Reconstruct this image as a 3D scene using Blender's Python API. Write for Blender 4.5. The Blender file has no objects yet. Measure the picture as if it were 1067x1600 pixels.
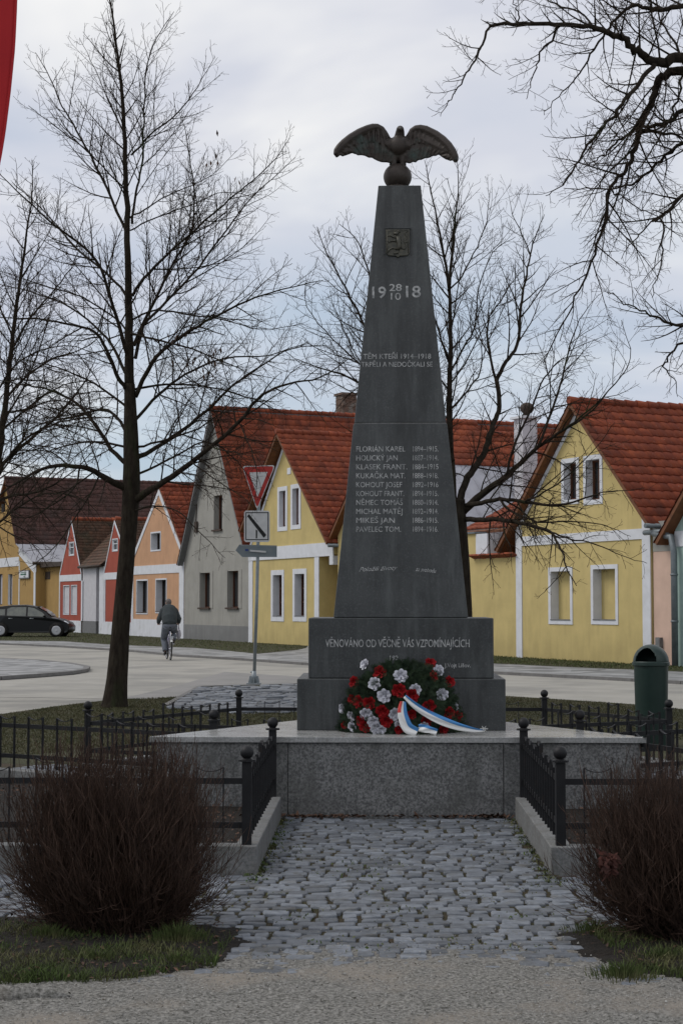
import bpy, bmesh, math, random
from math import sin, cos, pi, radians, sqrt, atan2
from mathutils import Vector, Matrix, noise

# ------------------------------------------------------------------ camera
scene = bpy.context.scene
COL = scene.collection
FPX = 2600.0                      # focal length in pixels of a 1600 px high frame
EYE = 1.6
PITCH = math.atan(142 / FPX)
cd = bpy.data.cameras.new("camera")
cam = bpy.data.objects.new("camera", cd)
COL.objects.link(cam)
cam.location = (0, 0, EYE)
cam.rotation_euler = (pi / 2 + PITCH, 0, 0)
cd.sensor_fit = 'VERTICAL'
cd.sensor_height = 24.0
cd.sensor_width = 16.0
cd.lens = 24.0 * FPX / 1600
cd.clip_start = 0.1
cd.clip_end = 3000
scene.camera = cam

# ------------------------------------------------------------------ sky and sun
SUN_EL, SUN_AZ = radians(48), radians(-86)     # azimuth from +Y, negative = left
world = bpy.data.worlds.new("World")
scene.world = world
world.use_nodes = True
wn, wl = world.node_tree.nodes, world.node_tree.links
wn.clear()
w_out = wn.new('ShaderNodeOutputWorld')
w_bg = wn.new('ShaderNodeBackground')
w_bg.inputs['Strength'].default_value = 0.10
sky = wn.new('ShaderNodeTexSky')
sky.sky_type = 'NISHITA'
sky.sun_disc = False
sky.sun_elevation = SUN_EL
sky.sun_rotation = SUN_AZ
sky.air_density = 1.0
sky.dust_density = 2.0
tc = wn.new('ShaderNodeTexCoord')
sep = wn.new('ShaderNodeSeparateXYZ')
wl.new(tc.outputs['Generated'], sep.inputs[0])
addz = wn.new('ShaderNodeMath'); addz.operation = 'ADD'; addz.inputs[1].default_value = 0.16
wl.new(sep.outputs['Z'], addz.inputs[0])
mx = wn.new('ShaderNodeMath'); mx.operation = 'MAXIMUM'; mx.inputs[1].default_value = 0.05
wl.new(addz.outputs[0], mx.inputs[0])
dv = wn.new('ShaderNodeVectorMath'); dv.operation = 'DIVIDE'
cmb = wn.new('ShaderNodeCombineXYZ')
for k in range(3): wl.new(mx.outputs[0], cmb.inputs[k])
wl.new(tc.outputs['Generated'], dv.inputs[0]); wl.new(cmb.outputs[0], dv.inputs[1])
n1 = wn.new('ShaderNodeTexNoise'); n1.inputs['Scale'].default_value = 1.15
n1.inputs['Detail'].default_value = 5; n1.inputs['Roughness'].default_value = 0.5
n1.inputs['Distortion'].default_value = 0.3
off = wn.new('ShaderNodeVectorMath'); off.operation = 'ADD'; off.inputs[1].default_value = (3.3, 1.7, 0.4)
wl.new(dv.outputs[0], off.inputs[0]); wl.new(off.outputs[0], n1.inputs['Vector'])
cr = wn.new('ShaderNodeValToRGB')
cr.color_ramp.elements[0].position = 0.38; cr.color_ramp.elements[0].color = (5.7, 6.15, 7.25, 1)
cr.color_ramp.elements[1].position = 0.62; cr.color_ramp.elements[1].color = (9.5, 9.4, 9.3, 1)
e = cr.color_ramp.elements.new(0.5); e.color = (6.95, 7.1, 7.85, 1)
wl.new(n1.outputs['Fac'], cr.inputs[0])
# breaks of pale blue low down
n2 = wn.new('ShaderNodeTexNoise'); n2.inputs['Scale'].default_value = 0.8
n2.inputs['Detail'].default_value = 4
off2 = wn.new('ShaderNodeVectorMath'); off2.operation = 'ADD'; off2.inputs[1].default_value = (8.3, 2.1, 5.0)
wl.new(dv.outputs[0], off2.inputs[0]); wl.new(off2.outputs[0], n2.inputs['Vector'])
cr2 = wn.new('ShaderNodeValToRGB')
cr2.color_ramp.elements[0].position = 0.36; cr2.color_ramp.elements[0].color = (0, 0, 0, 1)
cr2.color_ramp.elements[1].position = 0.62; cr2.color_ramp.elements[1].color = (1, 1, 1, 1)
wl.new(n2.outputs['Fac'], cr2.inputs[0])
low = wn.new('ShaderNodeMapRange'); low.inputs[1].default_value = 0.02; low.inputs[2].default_value = 0.26
low.inputs[3].default_value = 0.95; low.inputs[4].default_value = 0.10
wl.new(sep.outputs['Z'], low.inputs[0])
mm = wn.new('ShaderNodeMath'); mm.operation = 'MULTIPLY'
wl.new(cr2.outputs[0], mm.inputs[0]); wl.new(low.outputs[0], mm.inputs[1])
mixs = wn.new('ShaderNodeMixRGB')
wl.new(mm.outputs[0], mixs.inputs[0]); wl.new(cr.outputs[0], mixs.inputs[1])
tint = wn.new('ShaderNodeMixRGB'); tint.blend_type = 'MIX'; tint.inputs[0].default_value = 0.55
tint.inputs[2].default_value = (4.5, 6.8, 8.6, 1)
wl.new(sky.outputs[0], tint.inputs[1]); wl.new(tint.outputs[0], mixs.inputs[2])
# sky behind the camera brightened, added to lift faces turned towards it
back = wn.new('ShaderNodeMapRange'); back.inputs[1].default_value = -0.5; back.inputs[2].default_value = 0.45
back.inputs[3].default_value = 1.15; back.inputs[4].default_value = 1.0
wl.new(sep.outputs['Y'], back.inputs[0])
mb_ = wn.new('ShaderNodeMixRGB'); mb_.blend_type = 'MULTIPLY'; mb_.inputs[0].default_value = 1
wl.new(mixs.outputs[0], mb_.inputs[1]); wl.new(back.outputs[0], mb_.inputs[2])
wl.new(mb_.outputs[0], w_bg.inputs['Color']); wl.new(w_bg.outputs[0], w_out.inputs[0])

sd = bpy.data.lights.new("sun", 'SUN')
sd.energy = 1.4; sd.angle = radians(24); sd.color = (1.0, 0.96, 0.9)
sun = bpy.data.objects.new("sun", sd); COL.objects.link(sun)
sv = Vector((sin(SUN_AZ) * cos(SUN_EL), cos(SUN_AZ) * cos(SUN_EL), sin(SUN_EL)))
sun.rotation_euler = sv.to_track_quat('Z', 'Y').to_euler()
sun.location = (0, 0, 30)

vs = scene.view_settings
vs.view_transform = 'Standard'; vs.look = 'None'; vs.exposure = 0.0; vs.gamma = 1.0
try:
    scene.cycles.use_denoising = True
except Exception:
    pass

# ------------------------------------------------------------------ helpers
def ray(u, v):
    a, b = u - 533.5, 800 - v
    return Vector((a, FPX * cos(PITCH) - b * sin(PITCH), FPX * sin(PITCH) + b * cos(PITCH)))
def P(u, v, Y):
    d = ray(u, v); k = Y / d.y
    return Vector((d.x * k, Y, EYE + d.z * k))
def G(u, v, z=0.0):
    d = ray(u, v); k = (z - EYE) / d.z
    return Vector((d.x * k, d.y * k, z))

class MB:
    def __init__(s):
        s.v = []; s.f = []; s.sm = []; s.a = []; s.mi = []; s.M = None; s.cur = 0.0; s.m = 0
    def V(s, p):
        p = Vector(p)
        if s.M is not None: p = s.M @ p
        s.v.append((p.x, p.y, p.z)); return len(s.v) - 1
    def F(s, idx, smooth=False):
        s.f.append(tuple(idx)); s.sm.append(smooth); s.a.append(s.cur); s.mi.append(s.m)
    def quad(s, a, b, c, d):
        s.F([s.V(a), s.V(b), s.V(c), s.V(d)])
    def poly(s, pts, smooth=False):
        s.F([s.V(p) for p in pts], smooth)
    def box(s, c, d, R=None, taper=1.0):
        hx, hy, hz = d[0] / 2, d[1] / 2, d[2] / 2
        ids = []
        for z in (-hz, hz):
            k = taper if z > 0 else 1.0
            for x, y in ((-hx, -hy), (hx, -hy), (hx, hy), (-hx, hy)):
                p = Vector((x * k, y * k, z))
                if R is not None: p = R @ p
                ids.append(s.V(Vector(c) + p))
        for q in ((3, 2, 1, 0), (4, 5, 6, 7), (0, 1, 5, 4), (1, 2, 6, 5), (2, 3, 7, 6), (3, 0, 4, 7)):
            s.F([ids[i] for i in q])
    def b2(s, x0, x1, y0, y1, z0, z1):
        s.box(((x0 + x1) / 2, (y0 + y1) / 2, (z0 + z1) / 2), (abs(x1 - x0), abs(y1 - y0), abs(z1 - z0)))
    def bar(s, a, b, w, h):
        a, b = Vector(a), Vector(b); d = b - a
        if d.length < 1e-6: return
        q = d.to_track_quat('X', 'Z')
        s.box((a + b) / 2, (d.length, w, h), q.to_matrix())
    def tube(s, pts, r, n=6, cap=True, smooth=True):
        pts = [Vector(p) for p in pts]; m = len(pts)
        if not isinstance(r, (list, tuple)): r = [r] * m
        rings = []; prev = None
        for i in range(m):
            t = (pts[min(i + 1, m - 1)] - pts[max(i - 1, 0)])
            if t.length < 1e-9: t = Vector((0, 0, 1))
            t.normalize()
            if prev is None:
                ref = Vector((0, 0, 1)) if abs(t.z) < 0.9 else Vector((1, 0, 0))
                prev = (ref - t * ref.dot(t)).normalized()
            else:
                pv = prev - t * prev.dot(t)
                if pv.length > 1e-6: prev = pv.normalized()
            b = t.cross(prev)
            rings.append([s.V(pts[i] + (prev * cos(2 * pi * k / n) + b * sin(2 * pi * k / n)) * r[i]) for k in range(n)])
        for i in range(m - 1):
            A, B = rings[i], rings[i + 1]
            for k in range(n):
                s.F([A[k], A[(k + 1) % n], B[(k + 1) % n], B[k]], smooth)
        if cap:
            s.F(rings[0][::-1]); s.F(rings[-1])
    def lathe(s, prof, n=24, c=(0, 0, 0), R=None, smooth=True):
        c = Vector(c); rings = []
        for r, z in prof:
            ring = []
            for k in range(n):
                p = Vector((r * cos(2 * pi * k / n), r * sin(2 * pi * k / n), z))
                if R is not None: p = R @ p
                ring.append(s.V(c + p))
            rings.append(ring)
        for i in range(len(rings) - 1):
            A, B = rings[i], rings[i + 1]
            for k in range(n):
                s.F([A[k], A[(k + 1) % n], B[(k + 1) % n], B[k]], smooth)
        s.F(rings[0][::-1]); s.F(rings[-1])
    def ball(s, c, r, n=14, m=9, R=None):
        if not isinstance(r, (list, tuple)): r = (r, r, r)
        c = Vector(c); rings = []
        for i in range(1, m):
            th = pi * i / m; ring = []
            for k in range(n):
                p = Vector((r[0] * sin(th) * cos(2 * pi * k / n), r[1] * sin(th) * sin(2 * pi * k / n), -r[2] * cos(th)))
                if R is not None: p = R @ p
                ring.append(s.V(c + p))
            rings.append(ring)
        t = Vector((0, 0, r[2]))
        if R is not None: t = R @ t
        b0, t0 = s.V(c - t), s.V(c + t)
        for i in range(len(rings) - 1):
            A, B = rings[i], rings[i + 1]
            for k in range(n):
                s.F([A[k], A[(k + 1) % n], B[(k + 1) % n], B[k]], True)
        for k in range(n):
            s.F([b0, rings[0][(k + 1) % n], rings[0][k]], True)
            s.F([t0, rings[-1][k], rings[-1][(k + 1) % n]], True)
    def extr(s, poly, f0, f1, smooth_side=False):
        a = [s.V(f0(p)) for p in poly]; b = [s.V(f1(p)) for p in poly]
        s.F(a[::-1]); s.F(b); n = len(poly)
        for k in range(n):
            s.F([a[k], a[(k + 1) % n], b[(k + 1) % n], b[k]], smooth_side)
    def grid(s, fn, nu, nv, smooth=True):
        ids = [[s.V(fn(i / nu, j / nv)) for j in range(nv + 1)] for i in range(nu + 1)]
        for i in range(nu):
            for j in range(nv):
                s.F([ids[i][j], ids[i + 1][j], ids[i + 1][j + 1], ids[i][j + 1]], smooth)
    def build(s, name, mats, parent=None, bevel=0, recalc=False, attr=False, origin=None):
        me = bpy.data.meshes.new(name)
        vv = s.v
        if origin is not None:
            o = Vector(origin); vv = [(x - o.x, y - o.y, z - o.z) for x, y, z in s.v]
        me.from_pydata(vv, [], s.f)
        me.polygons.foreach_set('use_smooth', s.sm)
        if not isinstance(mats, (list, tuple)): mats = [mats]
        for m in mats: me.materials.append(m)
        if len(mats) > 1: me.polygons.foreach_set('material_index', s.mi)
        if attr:
            at = me.attributes.new('rnd', 'FLOAT', 'FACE'); at.data.foreach_set('value', s.a)
        if recalc:
            bm = bmesh.new(); bm.from_mesh(me); bmesh.ops.recalc_face_normals(bm, faces=bm.faces[:]); bm.to_mesh(me); bm.free()
        me.update()
        ob = bpy.data.objects.new(name, me); COL.objects.link(ob)
        if origin is not None: ob.location = origin
        if parent is not None: ob.parent = parent
        if bevel:
            md = ob.modifiers.new('bevel', 'BEVEL'); md.width = bevel; md.segments = 2; md.limit_method = 'ANGLE'
            md.angle_limit = radians(40)
        return ob

def tag(o, label=None, cat=None, group=None, kind=None):
    if label: o['label'] = label
    if cat: o['category'] = cat
    if group: o['group'] = group
    if kind: o['kind'] = kind
    return o
def thing(name, loc, label, cat, rz=0.0, group=None):
    o = bpy.data.objects.new(name, None); COL.objects.link(o)
    o.empty_display_size = 0.2
    o.location = loc; o.rotation_euler = (0, 0, rz)
    return tag(o, label, cat, group)
def struct(mb, name, m, **k):
    return tag(mb.build(name, m, **k), kind='structure')
def remesh(ob, vox, smooth=1):
    md = ob.modifiers.new('remesh', 'REMESH'); md.mode = 'VOXEL'; md.voxel_size = vox; md.use_smooth_shade = True
    if smooth:
        m2 = ob.modifiers.new('smooth', 'SMOOTH'); m2.factor = 0.5; m2.iterations = smooth

# ------------------------------------------------------------------ materials
def mat(name, c1, c2=None, rough=0.8, scale=8, detail=6, lo=0.35, hi=0.65, bump=0.0, bscale=60, metal=0.0,
        attr=0.0, spec=0.3, c3=None, s3=2.0, lo3=.5, hi3=.65, vor=0.0, stretch=None, bdist=0.01, two=False):
    m = bpy.data.materials.new(name); m.use_nodes = True
    nt = m.node_tree; N, L = nt.nodes, nt.links
    bs = N['Principled BSDF']
    bs.inputs['Roughness'].default_value = rough; bs.inputs['Metallic'].default_value = metal
    bs.inputs['Specular IOR Level'].default_value = spec
    tcn = N.new('ShaderNodeTexCoord'); co = tcn.outputs['Object']
    if stretch:
        mp = N.new('ShaderNodeMapping'); mp.inputs['Scale'].default_value = stretch
        L.new(co, mp.inputs[0]); co = mp.outputs[0]
    col = None
    def rgb(c):
        r = N.new('ShaderNodeRGB'); r.outputs[0].default_value = (*c, 1); return r.outputs[0]
    col = rgb(c1)
    def nz(sc, lo_, hi_, det):
        n = N.new('ShaderNodeTexNoise'); n.inputs['Scale'].default_value = sc; n.inputs['Detail'].default_value = det
        n.inputs['Roughness'].default_value = 0.6
        L.new(co, n.inputs['Vector'])
        r = N.new('ShaderNodeMapRange'); r.inputs[1].default_value = lo_; r.inputs[2].default_value = hi_
        L.new(n.outputs['Fac'], r.inputs[0]); return n, r.outputs[0]
    def mix(f, a, b):
        x = N.new('ShaderNodeMixRGB')
        if isinstance(f, float): x.inputs[0].default_value = f
        else: L.new(f, x.inputs[0])
        L.new(a, x.inputs[1]); L.new(b, x.inputs[2]); return x.outputs[0]
    if c2 is not None:
        _, f = nz(scale, lo, hi, detail); col = mix(f, col, rgb(c2))
    if c3 is not None:
        _, f = nz(s3, lo3, hi3, 5); col = mix(f, col, rgb(c3))
    if attr:
        an = N.new('ShaderNodeAttribute'); an.attribute_name = 'rnd'
        mr = N.new('ShaderNodeMapRange'); mr.inputs[3].default_value = 1 - attr; mr.inputs[4].default_value = 1 + attr
        L.new(an.outputs['Fac'], mr.inputs[0])
        x = N.new('ShaderNodeMixRGB'); x.blend_type = 'MULTIPLY'; x.inputs[0].default_value = 1
        L.new(col, x.inputs[1]); L.new(mr.outputs[0], x.inputs[2]); col = x.outputs[0]
    if vor:
        v = N.new('ShaderNodeTexVoronoi'); v.inputs['Scale'].default_value = vor; L.new(co, v.inputs['Vector'])
        mr = N.new('ShaderNodeMapRange'); mr.inputs[3].default_value = 0.62; mr.inputs[4].default_value = 1.4
        sp = N.new('ShaderNodeSeparateColor'); L.new(v.outputs['Color'], sp.inputs[0]); L.new(sp.outputs[0], mr.inputs[0])
        x = N.new('ShaderNodeMixRGB'); x.blend_type = 'MULTIPLY'; x.inputs[0].default_value = 1
        L.new(col, x.inputs[1]); L.new(mr.outputs[0], x.inputs[2]); col = x.outputs[0]
    L.new(col, bs.inputs['Base Color'])
    if bump:
        n = N.new('ShaderNodeTexNoise'); n.inputs['Scale'].default_value = bscale; n.inputs['Detail'].default_value = 5
        L.new(co, n.inputs['Vector'])
        b = N.new('ShaderNodeBump'); b.inputs['Strength'].default_value = bump; b.inputs['Distance'].default_value = bdist
        L.new(n.outputs['Fac'], b.inputs['Height']); L.new(b.outputs[0], bs.inputs['Normal'])
    return m

M = {}
M['granite_dark'] = mat('polished_dark_granite', (.033, .0355, .036), (.048, .051, .051), rough=.42, scale=5, c3=(.075, .080, .078), s3=70, lo3=.52, hi3=.75, spec=.35, bump=.05, bscale=300, bdist=.001)
M['granite_mid'] = mat('grey_granite', (.075, .076, .076), (.23, .23, .225), rough=.7, scale=62, lo=.36, hi=.66, detail=3, c3=(.085, .085, .080), s3=4, lo3=.45, hi3=.8, bump=.2, bscale=150, bdist=.002, spec=.25)
M['granite_cap'] = mat('granite_slab', (.21, .21, .205), (.36, .36, .35), rough=.25, scale=60, lo=.35, hi=.65, c3=(.18, .18, .17), s3=3, lo3=.45, hi3=.7, spec=.55)
M['kerb'] = mat('granite_kerb', (.11, .112, .112), (.20, .20, .195), rough=.75, scale=60, c3=(.12, .115, .105), s3=6, lo3=.5, hi3=.75, bump=.25, bscale=80, bdist=.003)
M['inscr'] = mat('silvered_lettering', (.42, .42, .41), (.20, .205, .205), rough=.7, scale=30, lo=.42, hi=.62)
M['bronze'] = mat('dark_bronze', (.030, .022, .018), (.045, .036, .030), rough=.5, scale=14, c3=(.05, .07, .062), s3=5, lo3=.58, hi3=.75, metal=.25, bump=.4, bscale=70, bdist=.004)
M['brass_old'] = mat('aged_plaque_bronze', (.085, .08, .062), (.05, .05, .042), rough=.5, scale=40, metal=.3, bump=.2)
M['iron'] = mat('black_painted_iron', (.008, .008, .009), (.013, .013, .014), rough=.55, scale=12, c3=(.026, .016, .012), s3=7, lo3=.6, hi3=.78, bump=.2, bscale=120, bdist=.002, spec=.25)
M['cobble'] = mat('grey_cobble', (.084, .093, .107), (.142, .154, .173), rough=.55, scale=20, attr=.40, c3=(.070, .066, .056), s3=7, lo3=.52, hi3=.75, bump=.6, bscale=45, bdist=.006, spec=.4)
M['joint'] = mat('mossy_joint_soil', (.022, .015, .008), (.034, .034, .010), rough=.95, scale=9, c3=(.045, .030, .016), s3=2.5, lo3=.5, hi3=.7, bump=.8, bscale=90, bdist=.01)
M['gravel'] = mat('sandy_gravel', (.060, .058, .050), (.255, .245, .225), rough=.95, scale=64, lo=.36, hi=.64, c3=(.23, .20, .165), s3=1.3, lo3=.5, hi3=.72, bump=.9, bscale=170, bdist=.008, detail=8)
M['pebble'] = mat('pebbles', (.24, .235, .22), (.15, .145, .135), rough=.85, scale=25, attr=.35)
M['soil'] = mat('dark_bed_soil', (.007, .0055, .004), (.016, .012, .009), rough=.95, scale=20, bump=1, bscale=60, bdist=.02)
M['leaf'] = mat('fallen_leaves', (.10, .055, .035), (.045, .025, .017), rough=.8, scale=12, attr=.5)
M['lawn'] = mat('winter_lawn', (.052, .050, .022), (.036, .040, .016), rough=.95, scale=6, c3=(.080, .068, .040), s3=1.5, lo3=.5, hi3=.7, bump=1, bscale=60, bdist=.03)
M['blade'] = mat('grass_blades', (.050, .052, .021), (.080, .070, .038), rough=.9, scale=3, lo=.42, hi=.62, attr=.3, spec=.2)
M['blade_fresh'] = mat('fresh_grass_blades', (.050, .074, .020), (.100, .096, .045), rough=.85, scale=3, lo=.42, hi=.62, attr=.35, spec=.2)
M['road'] = mat('pale_worn_asphalt', (.268, .256, .226), (.315, .300, .268), rough=.9, scale=1.2, c3=(.215, .207, .188), s3=.35, lo3=.48, hi3=.62, bump=.3, bscale=90, bdist=.004)
M['apron'] = mat('grey_asphalt', (.19, .185, .175), (.23, .22, .21), rough=.9, scale=1.5, bump=.3, bscale=90)
M['pave'] = mat('grey_pavement', (.19, .19, .19), (.24, .24, .235), rough=.9, scale=2, vor=2.2, bump=.2, bscale=60)
M['pave'].node_tree  # slabs
M['roadkerb'] = mat('road_kerbstone', (.13, .125, .12), (.17, .165, .16), rough=.9, scale=6)
M['bark'] = mat('tree_bark', (.017, .013, .010), (.033, .027, .020), rough=1, spec=.08, scale=18, stretch=(1, 1, .3), c3=(.026, .034, .014), s3=2.2, lo3=.56, hi3=.75, bump=.9, bscale=26, bdist=.03)
M['twig'] = mat('bare_twigs', (.026, .018, .013), (.042, .029, .021), rough=1, scale=6, spec=.05)
M['shrub'] = mat('red_brown_shrub_twigs', (.034, .019, .013), (.062, .036, .025), rough=.8, scale=9, attr=.5)
M['white'] = mat('white_limewash', (.62, .63, .66), (.55, .56, .58), rough=.85, scale=3, c3=(.42, .42, .41), s3=1.1, lo3=.6, hi3=.8, bump=.1, bscale=40)
M['metal_grey'] = mat('galvanised_steel', (.20, .23, .24), (.26, .28, .29), rough=.45, scale=10, metal=.5)
M['zinc'] = mat('zinc_gutter', (.13, .15, .16), (.18, .20, .21), rough=.5, scale=6, metal=.4)
def streaks(m, col, sc, lo, hi, f):
    nt = m.node_tree; N, L = nt.nodes, nt.links; bs = N['Principled BSDF']; src = bs.inputs['Base Color'].links[0].from_socket
    t_ = N.new('ShaderNodeTexCoord'); mp = N.new('ShaderNodeMapping'); mp.inputs['Scale'].default_value = sc; L.new(t_.outputs['Object'], mp.inputs[0])
    n = N.new('ShaderNodeTexNoise'); n.inputs['Scale'].default_value = 1.0; n.inputs['Detail'].default_value = 9; n.inputs['Roughness'].default_value = .7; L.new(mp.outputs[0], n.inputs['Vector'])
    r = N.new('ShaderNodeMapRange'); r.inputs[1].default_value = lo; r.inputs[2].default_value = hi; r.inputs[4].default_value = f; L.new(n.outputs['Fac'], r.inputs[0])
    x = N.new('ShaderNodeMixRGB'); L.new(r.outputs[0], x.inputs[0]); L.new(src, x.inputs[1]); x.inputs[2].default_value = (*col, 1); L.new(x.outputs[0], bs.inputs['Base Color'])
streaks(M['granite_dark'], (.085, .092, .090), (9, 9, 1.1), .50, .72, .8)
streaks(M['granite_dark'], (.018, .019, .019), (5, 5, .7), .52, .68, .75)
streaks(M['granite_mid'], (.05, .052, .046), (3, 3, .8), .52, .72, .6)
streaks(M['granite_cap'], (.12, .12, .11), (4, 4, 4), .52, .70, .6)
streaks(M['kerb'], (.05, .055, .04), (5, 5, 5), .52, .70, .6)
def stucco(name, c, k=.86, dirt=.75):
    m = mat(name, c, tuple(x * k for x in c), rough=.92, scale=1.6, detail=9, c3=tuple(x * dirt for x in c), s3=.45, lo3=.5, hi3=.78, bump=.25, bscale=70, bdist=.004)
    # splash dirt and rain streaks with a ragged edge low on the wall
    nt = m.node_tree; N, L = nt.nodes, nt.links; bs = N['Principled BSDF']; src = bs.inputs['Base Color'].links[0].from_socket
    t_ = N.new('ShaderNodeTexCoord'); sp = N.new('ShaderNodeSeparateXYZ'); L.new(t_.outputs['Object'], sp.inputs[0])
    mp = N.new('ShaderNodeMapping'); mp.inputs['Scale'].default_value = (3.5, 3.5, .5); L.new(t_.outputs['Object'], mp.inputs[0])
    n = N.new('ShaderNodeTexNoise'); n.inputs['Scale'].default_value = 1.0; n.inputs['Detail'].default_value = 8; L.new(mp.outputs[0], n.inputs['Vector'])
    a = N.new('ShaderNodeMath'); a.operation = 'MULTIPLY_ADD'; a.inputs[1].default_value = 1.8; L.new(n.outputs['Fac'], a.inputs[0]); L.new(sp.outputs['Z'], a.inputs[2])
    r = N.new('ShaderNodeMapRange'); r.inputs[1].default_value = .75; r.inputs[2].default_value = 1.6; r.inputs[3].default_value = .55; r.inputs[4].default_value = 0
    L.new(a.outputs[0], r.inputs[0])
    r2 = N.new('ShaderNodeMapRange'); r2.inputs[1].default_value = .54; r2.inputs[2].default_value = .74; r2.inputs[4].default_value = .38; L.new(n.outputs['Fac'], r2.inputs[0])
    mxx = N.new('ShaderNodeMath'); mxx.operation = 'MAXIMUM'; L.new(r.outputs[0], mxx.inputs[0]); L.new(r2.outputs[0], mxx.inputs[1])
    x = N.new('ShaderNodeMixRGB'); L.new(mxx.outputs[0], x.inputs[0]); L.new(src, x.inputs[1]); x.inputs[2].default_value = (*[q * .62 for q in c], 1)
    L.new(x.outputs[0], bs.inputs['Base Color']); return m
M['yellow'] = stucco('yellow_render', (.53, .42, .18))
M['yellow_shade'] = stucco('shaded_yellow_render', (.56, .36, .11))  # same yellow render, deepened to put the recess's shade into the colour
M['grey_w'] = stucco('grey_render', (.31, .30, .27))
M['grey_plinth'] = stucco('grey_plinth', (.20, .20, .195))
M['orange'] = stucco('orange_render', (.52, .30, .175))
M['red_w'] = stucco('red_render', (.33, .075, .048))
M['mustard'] = stucco('mustard_render', (.38, .24, .085))
M['pink'] = stucco('pink_render', (.60, .42, .33))
M['teal'] = stucco('pale_green_render', (.36, .48, .44))
def tile(name, c, c2, moss):
    m = mat(name, c, c2, rough=.8, scale=3, detail=8, attr=.22, c3=moss, s3=.9, lo3=.5, hi3=.75, bump=.3, bscale=40, bdist=.01)
    nt = m.node_tree; N, L = nt.nodes, nt.links; bs = N['Principled BSDF']
    src = bs.inputs['Base Color'].links[0].from_socket
    n = N.new('ShaderNodeTexNoise'); n.inputs['Scale'].default_value = 21; n.inputs['Detail'].default_value = 2
    t_ = N.new('ShaderNodeTexCoord'); L.new(t_.outputs['Object'], n.inputs['Vector'])
    r = N.new('ShaderNodeMapRange'); r.inputs[1].default_value = .71; r.inputs[2].default_value = .80
    L.new(n.outputs['Fac'], r.inputs[0])
    x = N.new('ShaderNodeMixRGB'); L.new(r.outputs[0], x.inputs[0]); L.new(src, x.inputs[1]); x.inputs[2].default_value = (.36, .32, .26, 1)
    L.new(x.outputs[0], bs.inputs['Base Color']); return m
M['tile'] = tile('red_clay_tiles', (.235, .056, .022), (.165, .038, .019), (.085, .030, .020))
M['tile2'] = tile('bright_clay_tiles', (.27, .066, .026), (.19, .044, .021), (.11, .033, .020))
M['tile_brown'] = tile('brown_concrete_tiles', (.085, .040, .032), (.065, .033, .028), (.05, .035, .03))
M['tile_old'] = tile('weathered_flat_tiles', (.105, .050, .030), (.065, .042, .028), (.045, .042, .024))
M['sheet'] = mat('grey_sheet_roof', (.30, .30, .33), (.36, .36, .39), rough=.55, scale=2, c3=(.22, .22, .23), s3=.8, lo3=.5, hi3=.75, metal=.2)
M['wood_d'] = mat('brown_stained_wood', (.11, .040, .018), (.075, .028, .014), rough=.6, scale=8, stretch=(1, 1, .2))
M['wood_dark'] = mat('dark_old_wood', (.035, .024, .018), (.05, .035, .026), rough=.7, scale=8)
M['soffit'] = mat('varnished_soffit_boards', (.17, .065, .025), (.11, .042, .018), rough=.6, scale=6)
M['glass_w'] = mat('window_glass', (.018, .02, .022), (.03, .032, .034), rough=.12, scale=1, spec=.6)
M['curtain'] = mat('net_curtain', (.32, .32, .36), (.42, .42, .46), rough=.8, scale=20, spec=.5)
M['blind'] = mat('grey_white_shutter', (.45, .44, .46), (.52, .51, .53), rough=.7, scale=4)
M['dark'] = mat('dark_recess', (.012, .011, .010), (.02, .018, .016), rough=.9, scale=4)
M['slate'] = mat('grey_sill', (.12, .12, .12), (.16, .16, .16), rough=.6, scale=8)
M['sill_br'] = mat('brown_sill', (.045, .028, .020), (.065, .04, .03), rough=.7, scale=8)
M['brick'] = mat('old_brick', (.14, .085, .06), (.09, .062, .05), rough=.9, scale=9, c3=(.17, .15, .13), s3=3)
rnd = random.Random(7)
def slab(name, pts, z, m, depth=0.12, parts=None):
    mb = MB(); n = len(pts)
    top = [mb.V((p[0], p[1], z)) for p in pts]; bot = [mb.V((p[0], p[1], z - depth)) for p in pts]
    mb.F(top)
    for k in range(n): mb.F([bot[k], bot[(k + 1) % n], top[(k + 1) % n], top[k]])
    return struct(mb, name, m, recalc=True)
def gp(lst, z): return [tuple(G(u, v, z)[:2]) for u, v in lst]

# ------------------------------------------------------------------ terrain, roads
ROADZ = -0.10
mb = MB(); mb.poly([(-400, -60, ROADZ), (400, -60, ROADZ), (400, 900, ROADZ), (-400, 900, ROADZ)])
struct(mb, 'road', M['road'])
lawn_edge = [(-900, 1190), (-260, 1140), (0, 1116), (90, 1103), (150, 1096), (190, 1092), (240, 1092), (285, 1088), (312, 1073), (464, 1069), (640, 1071), (785, 1087), (865, 1092), (1000, 1101), (1067, 1108), (1500, 1150)]
le = gp(lawn_edge, -0.02)
slab('near_lawn', [(-9, -8)] + le + [(12, -8)], -0.02, M['lawn'])
ap = gp([(120, 1107), (215, 1086), (280, 1071), (351, 1050), (476, 1058), (660, 1065), (700, 1075), (464, 1072), (312, 1077), (285, 1092)], ROADZ)
slab('asphalt_apron', ap, ROADZ + 0.004, M['apron'], depth=0.003)
# edging between apron and the stone setts
ed = [G(u, v, -0.02) for u, v in [(258, 1103), (285, 1088), (312, 1073), (464, 1069), (640, 1071)]]
mb = MB()
for a, b in zip(ed, ed[1:]): mb.bar(a + Vector((0, 0, -.02)), b + Vector((0, 0, -.02)), .09, .075)
struct(mb, 'sett_edging', M['roadkerb'])
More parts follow.
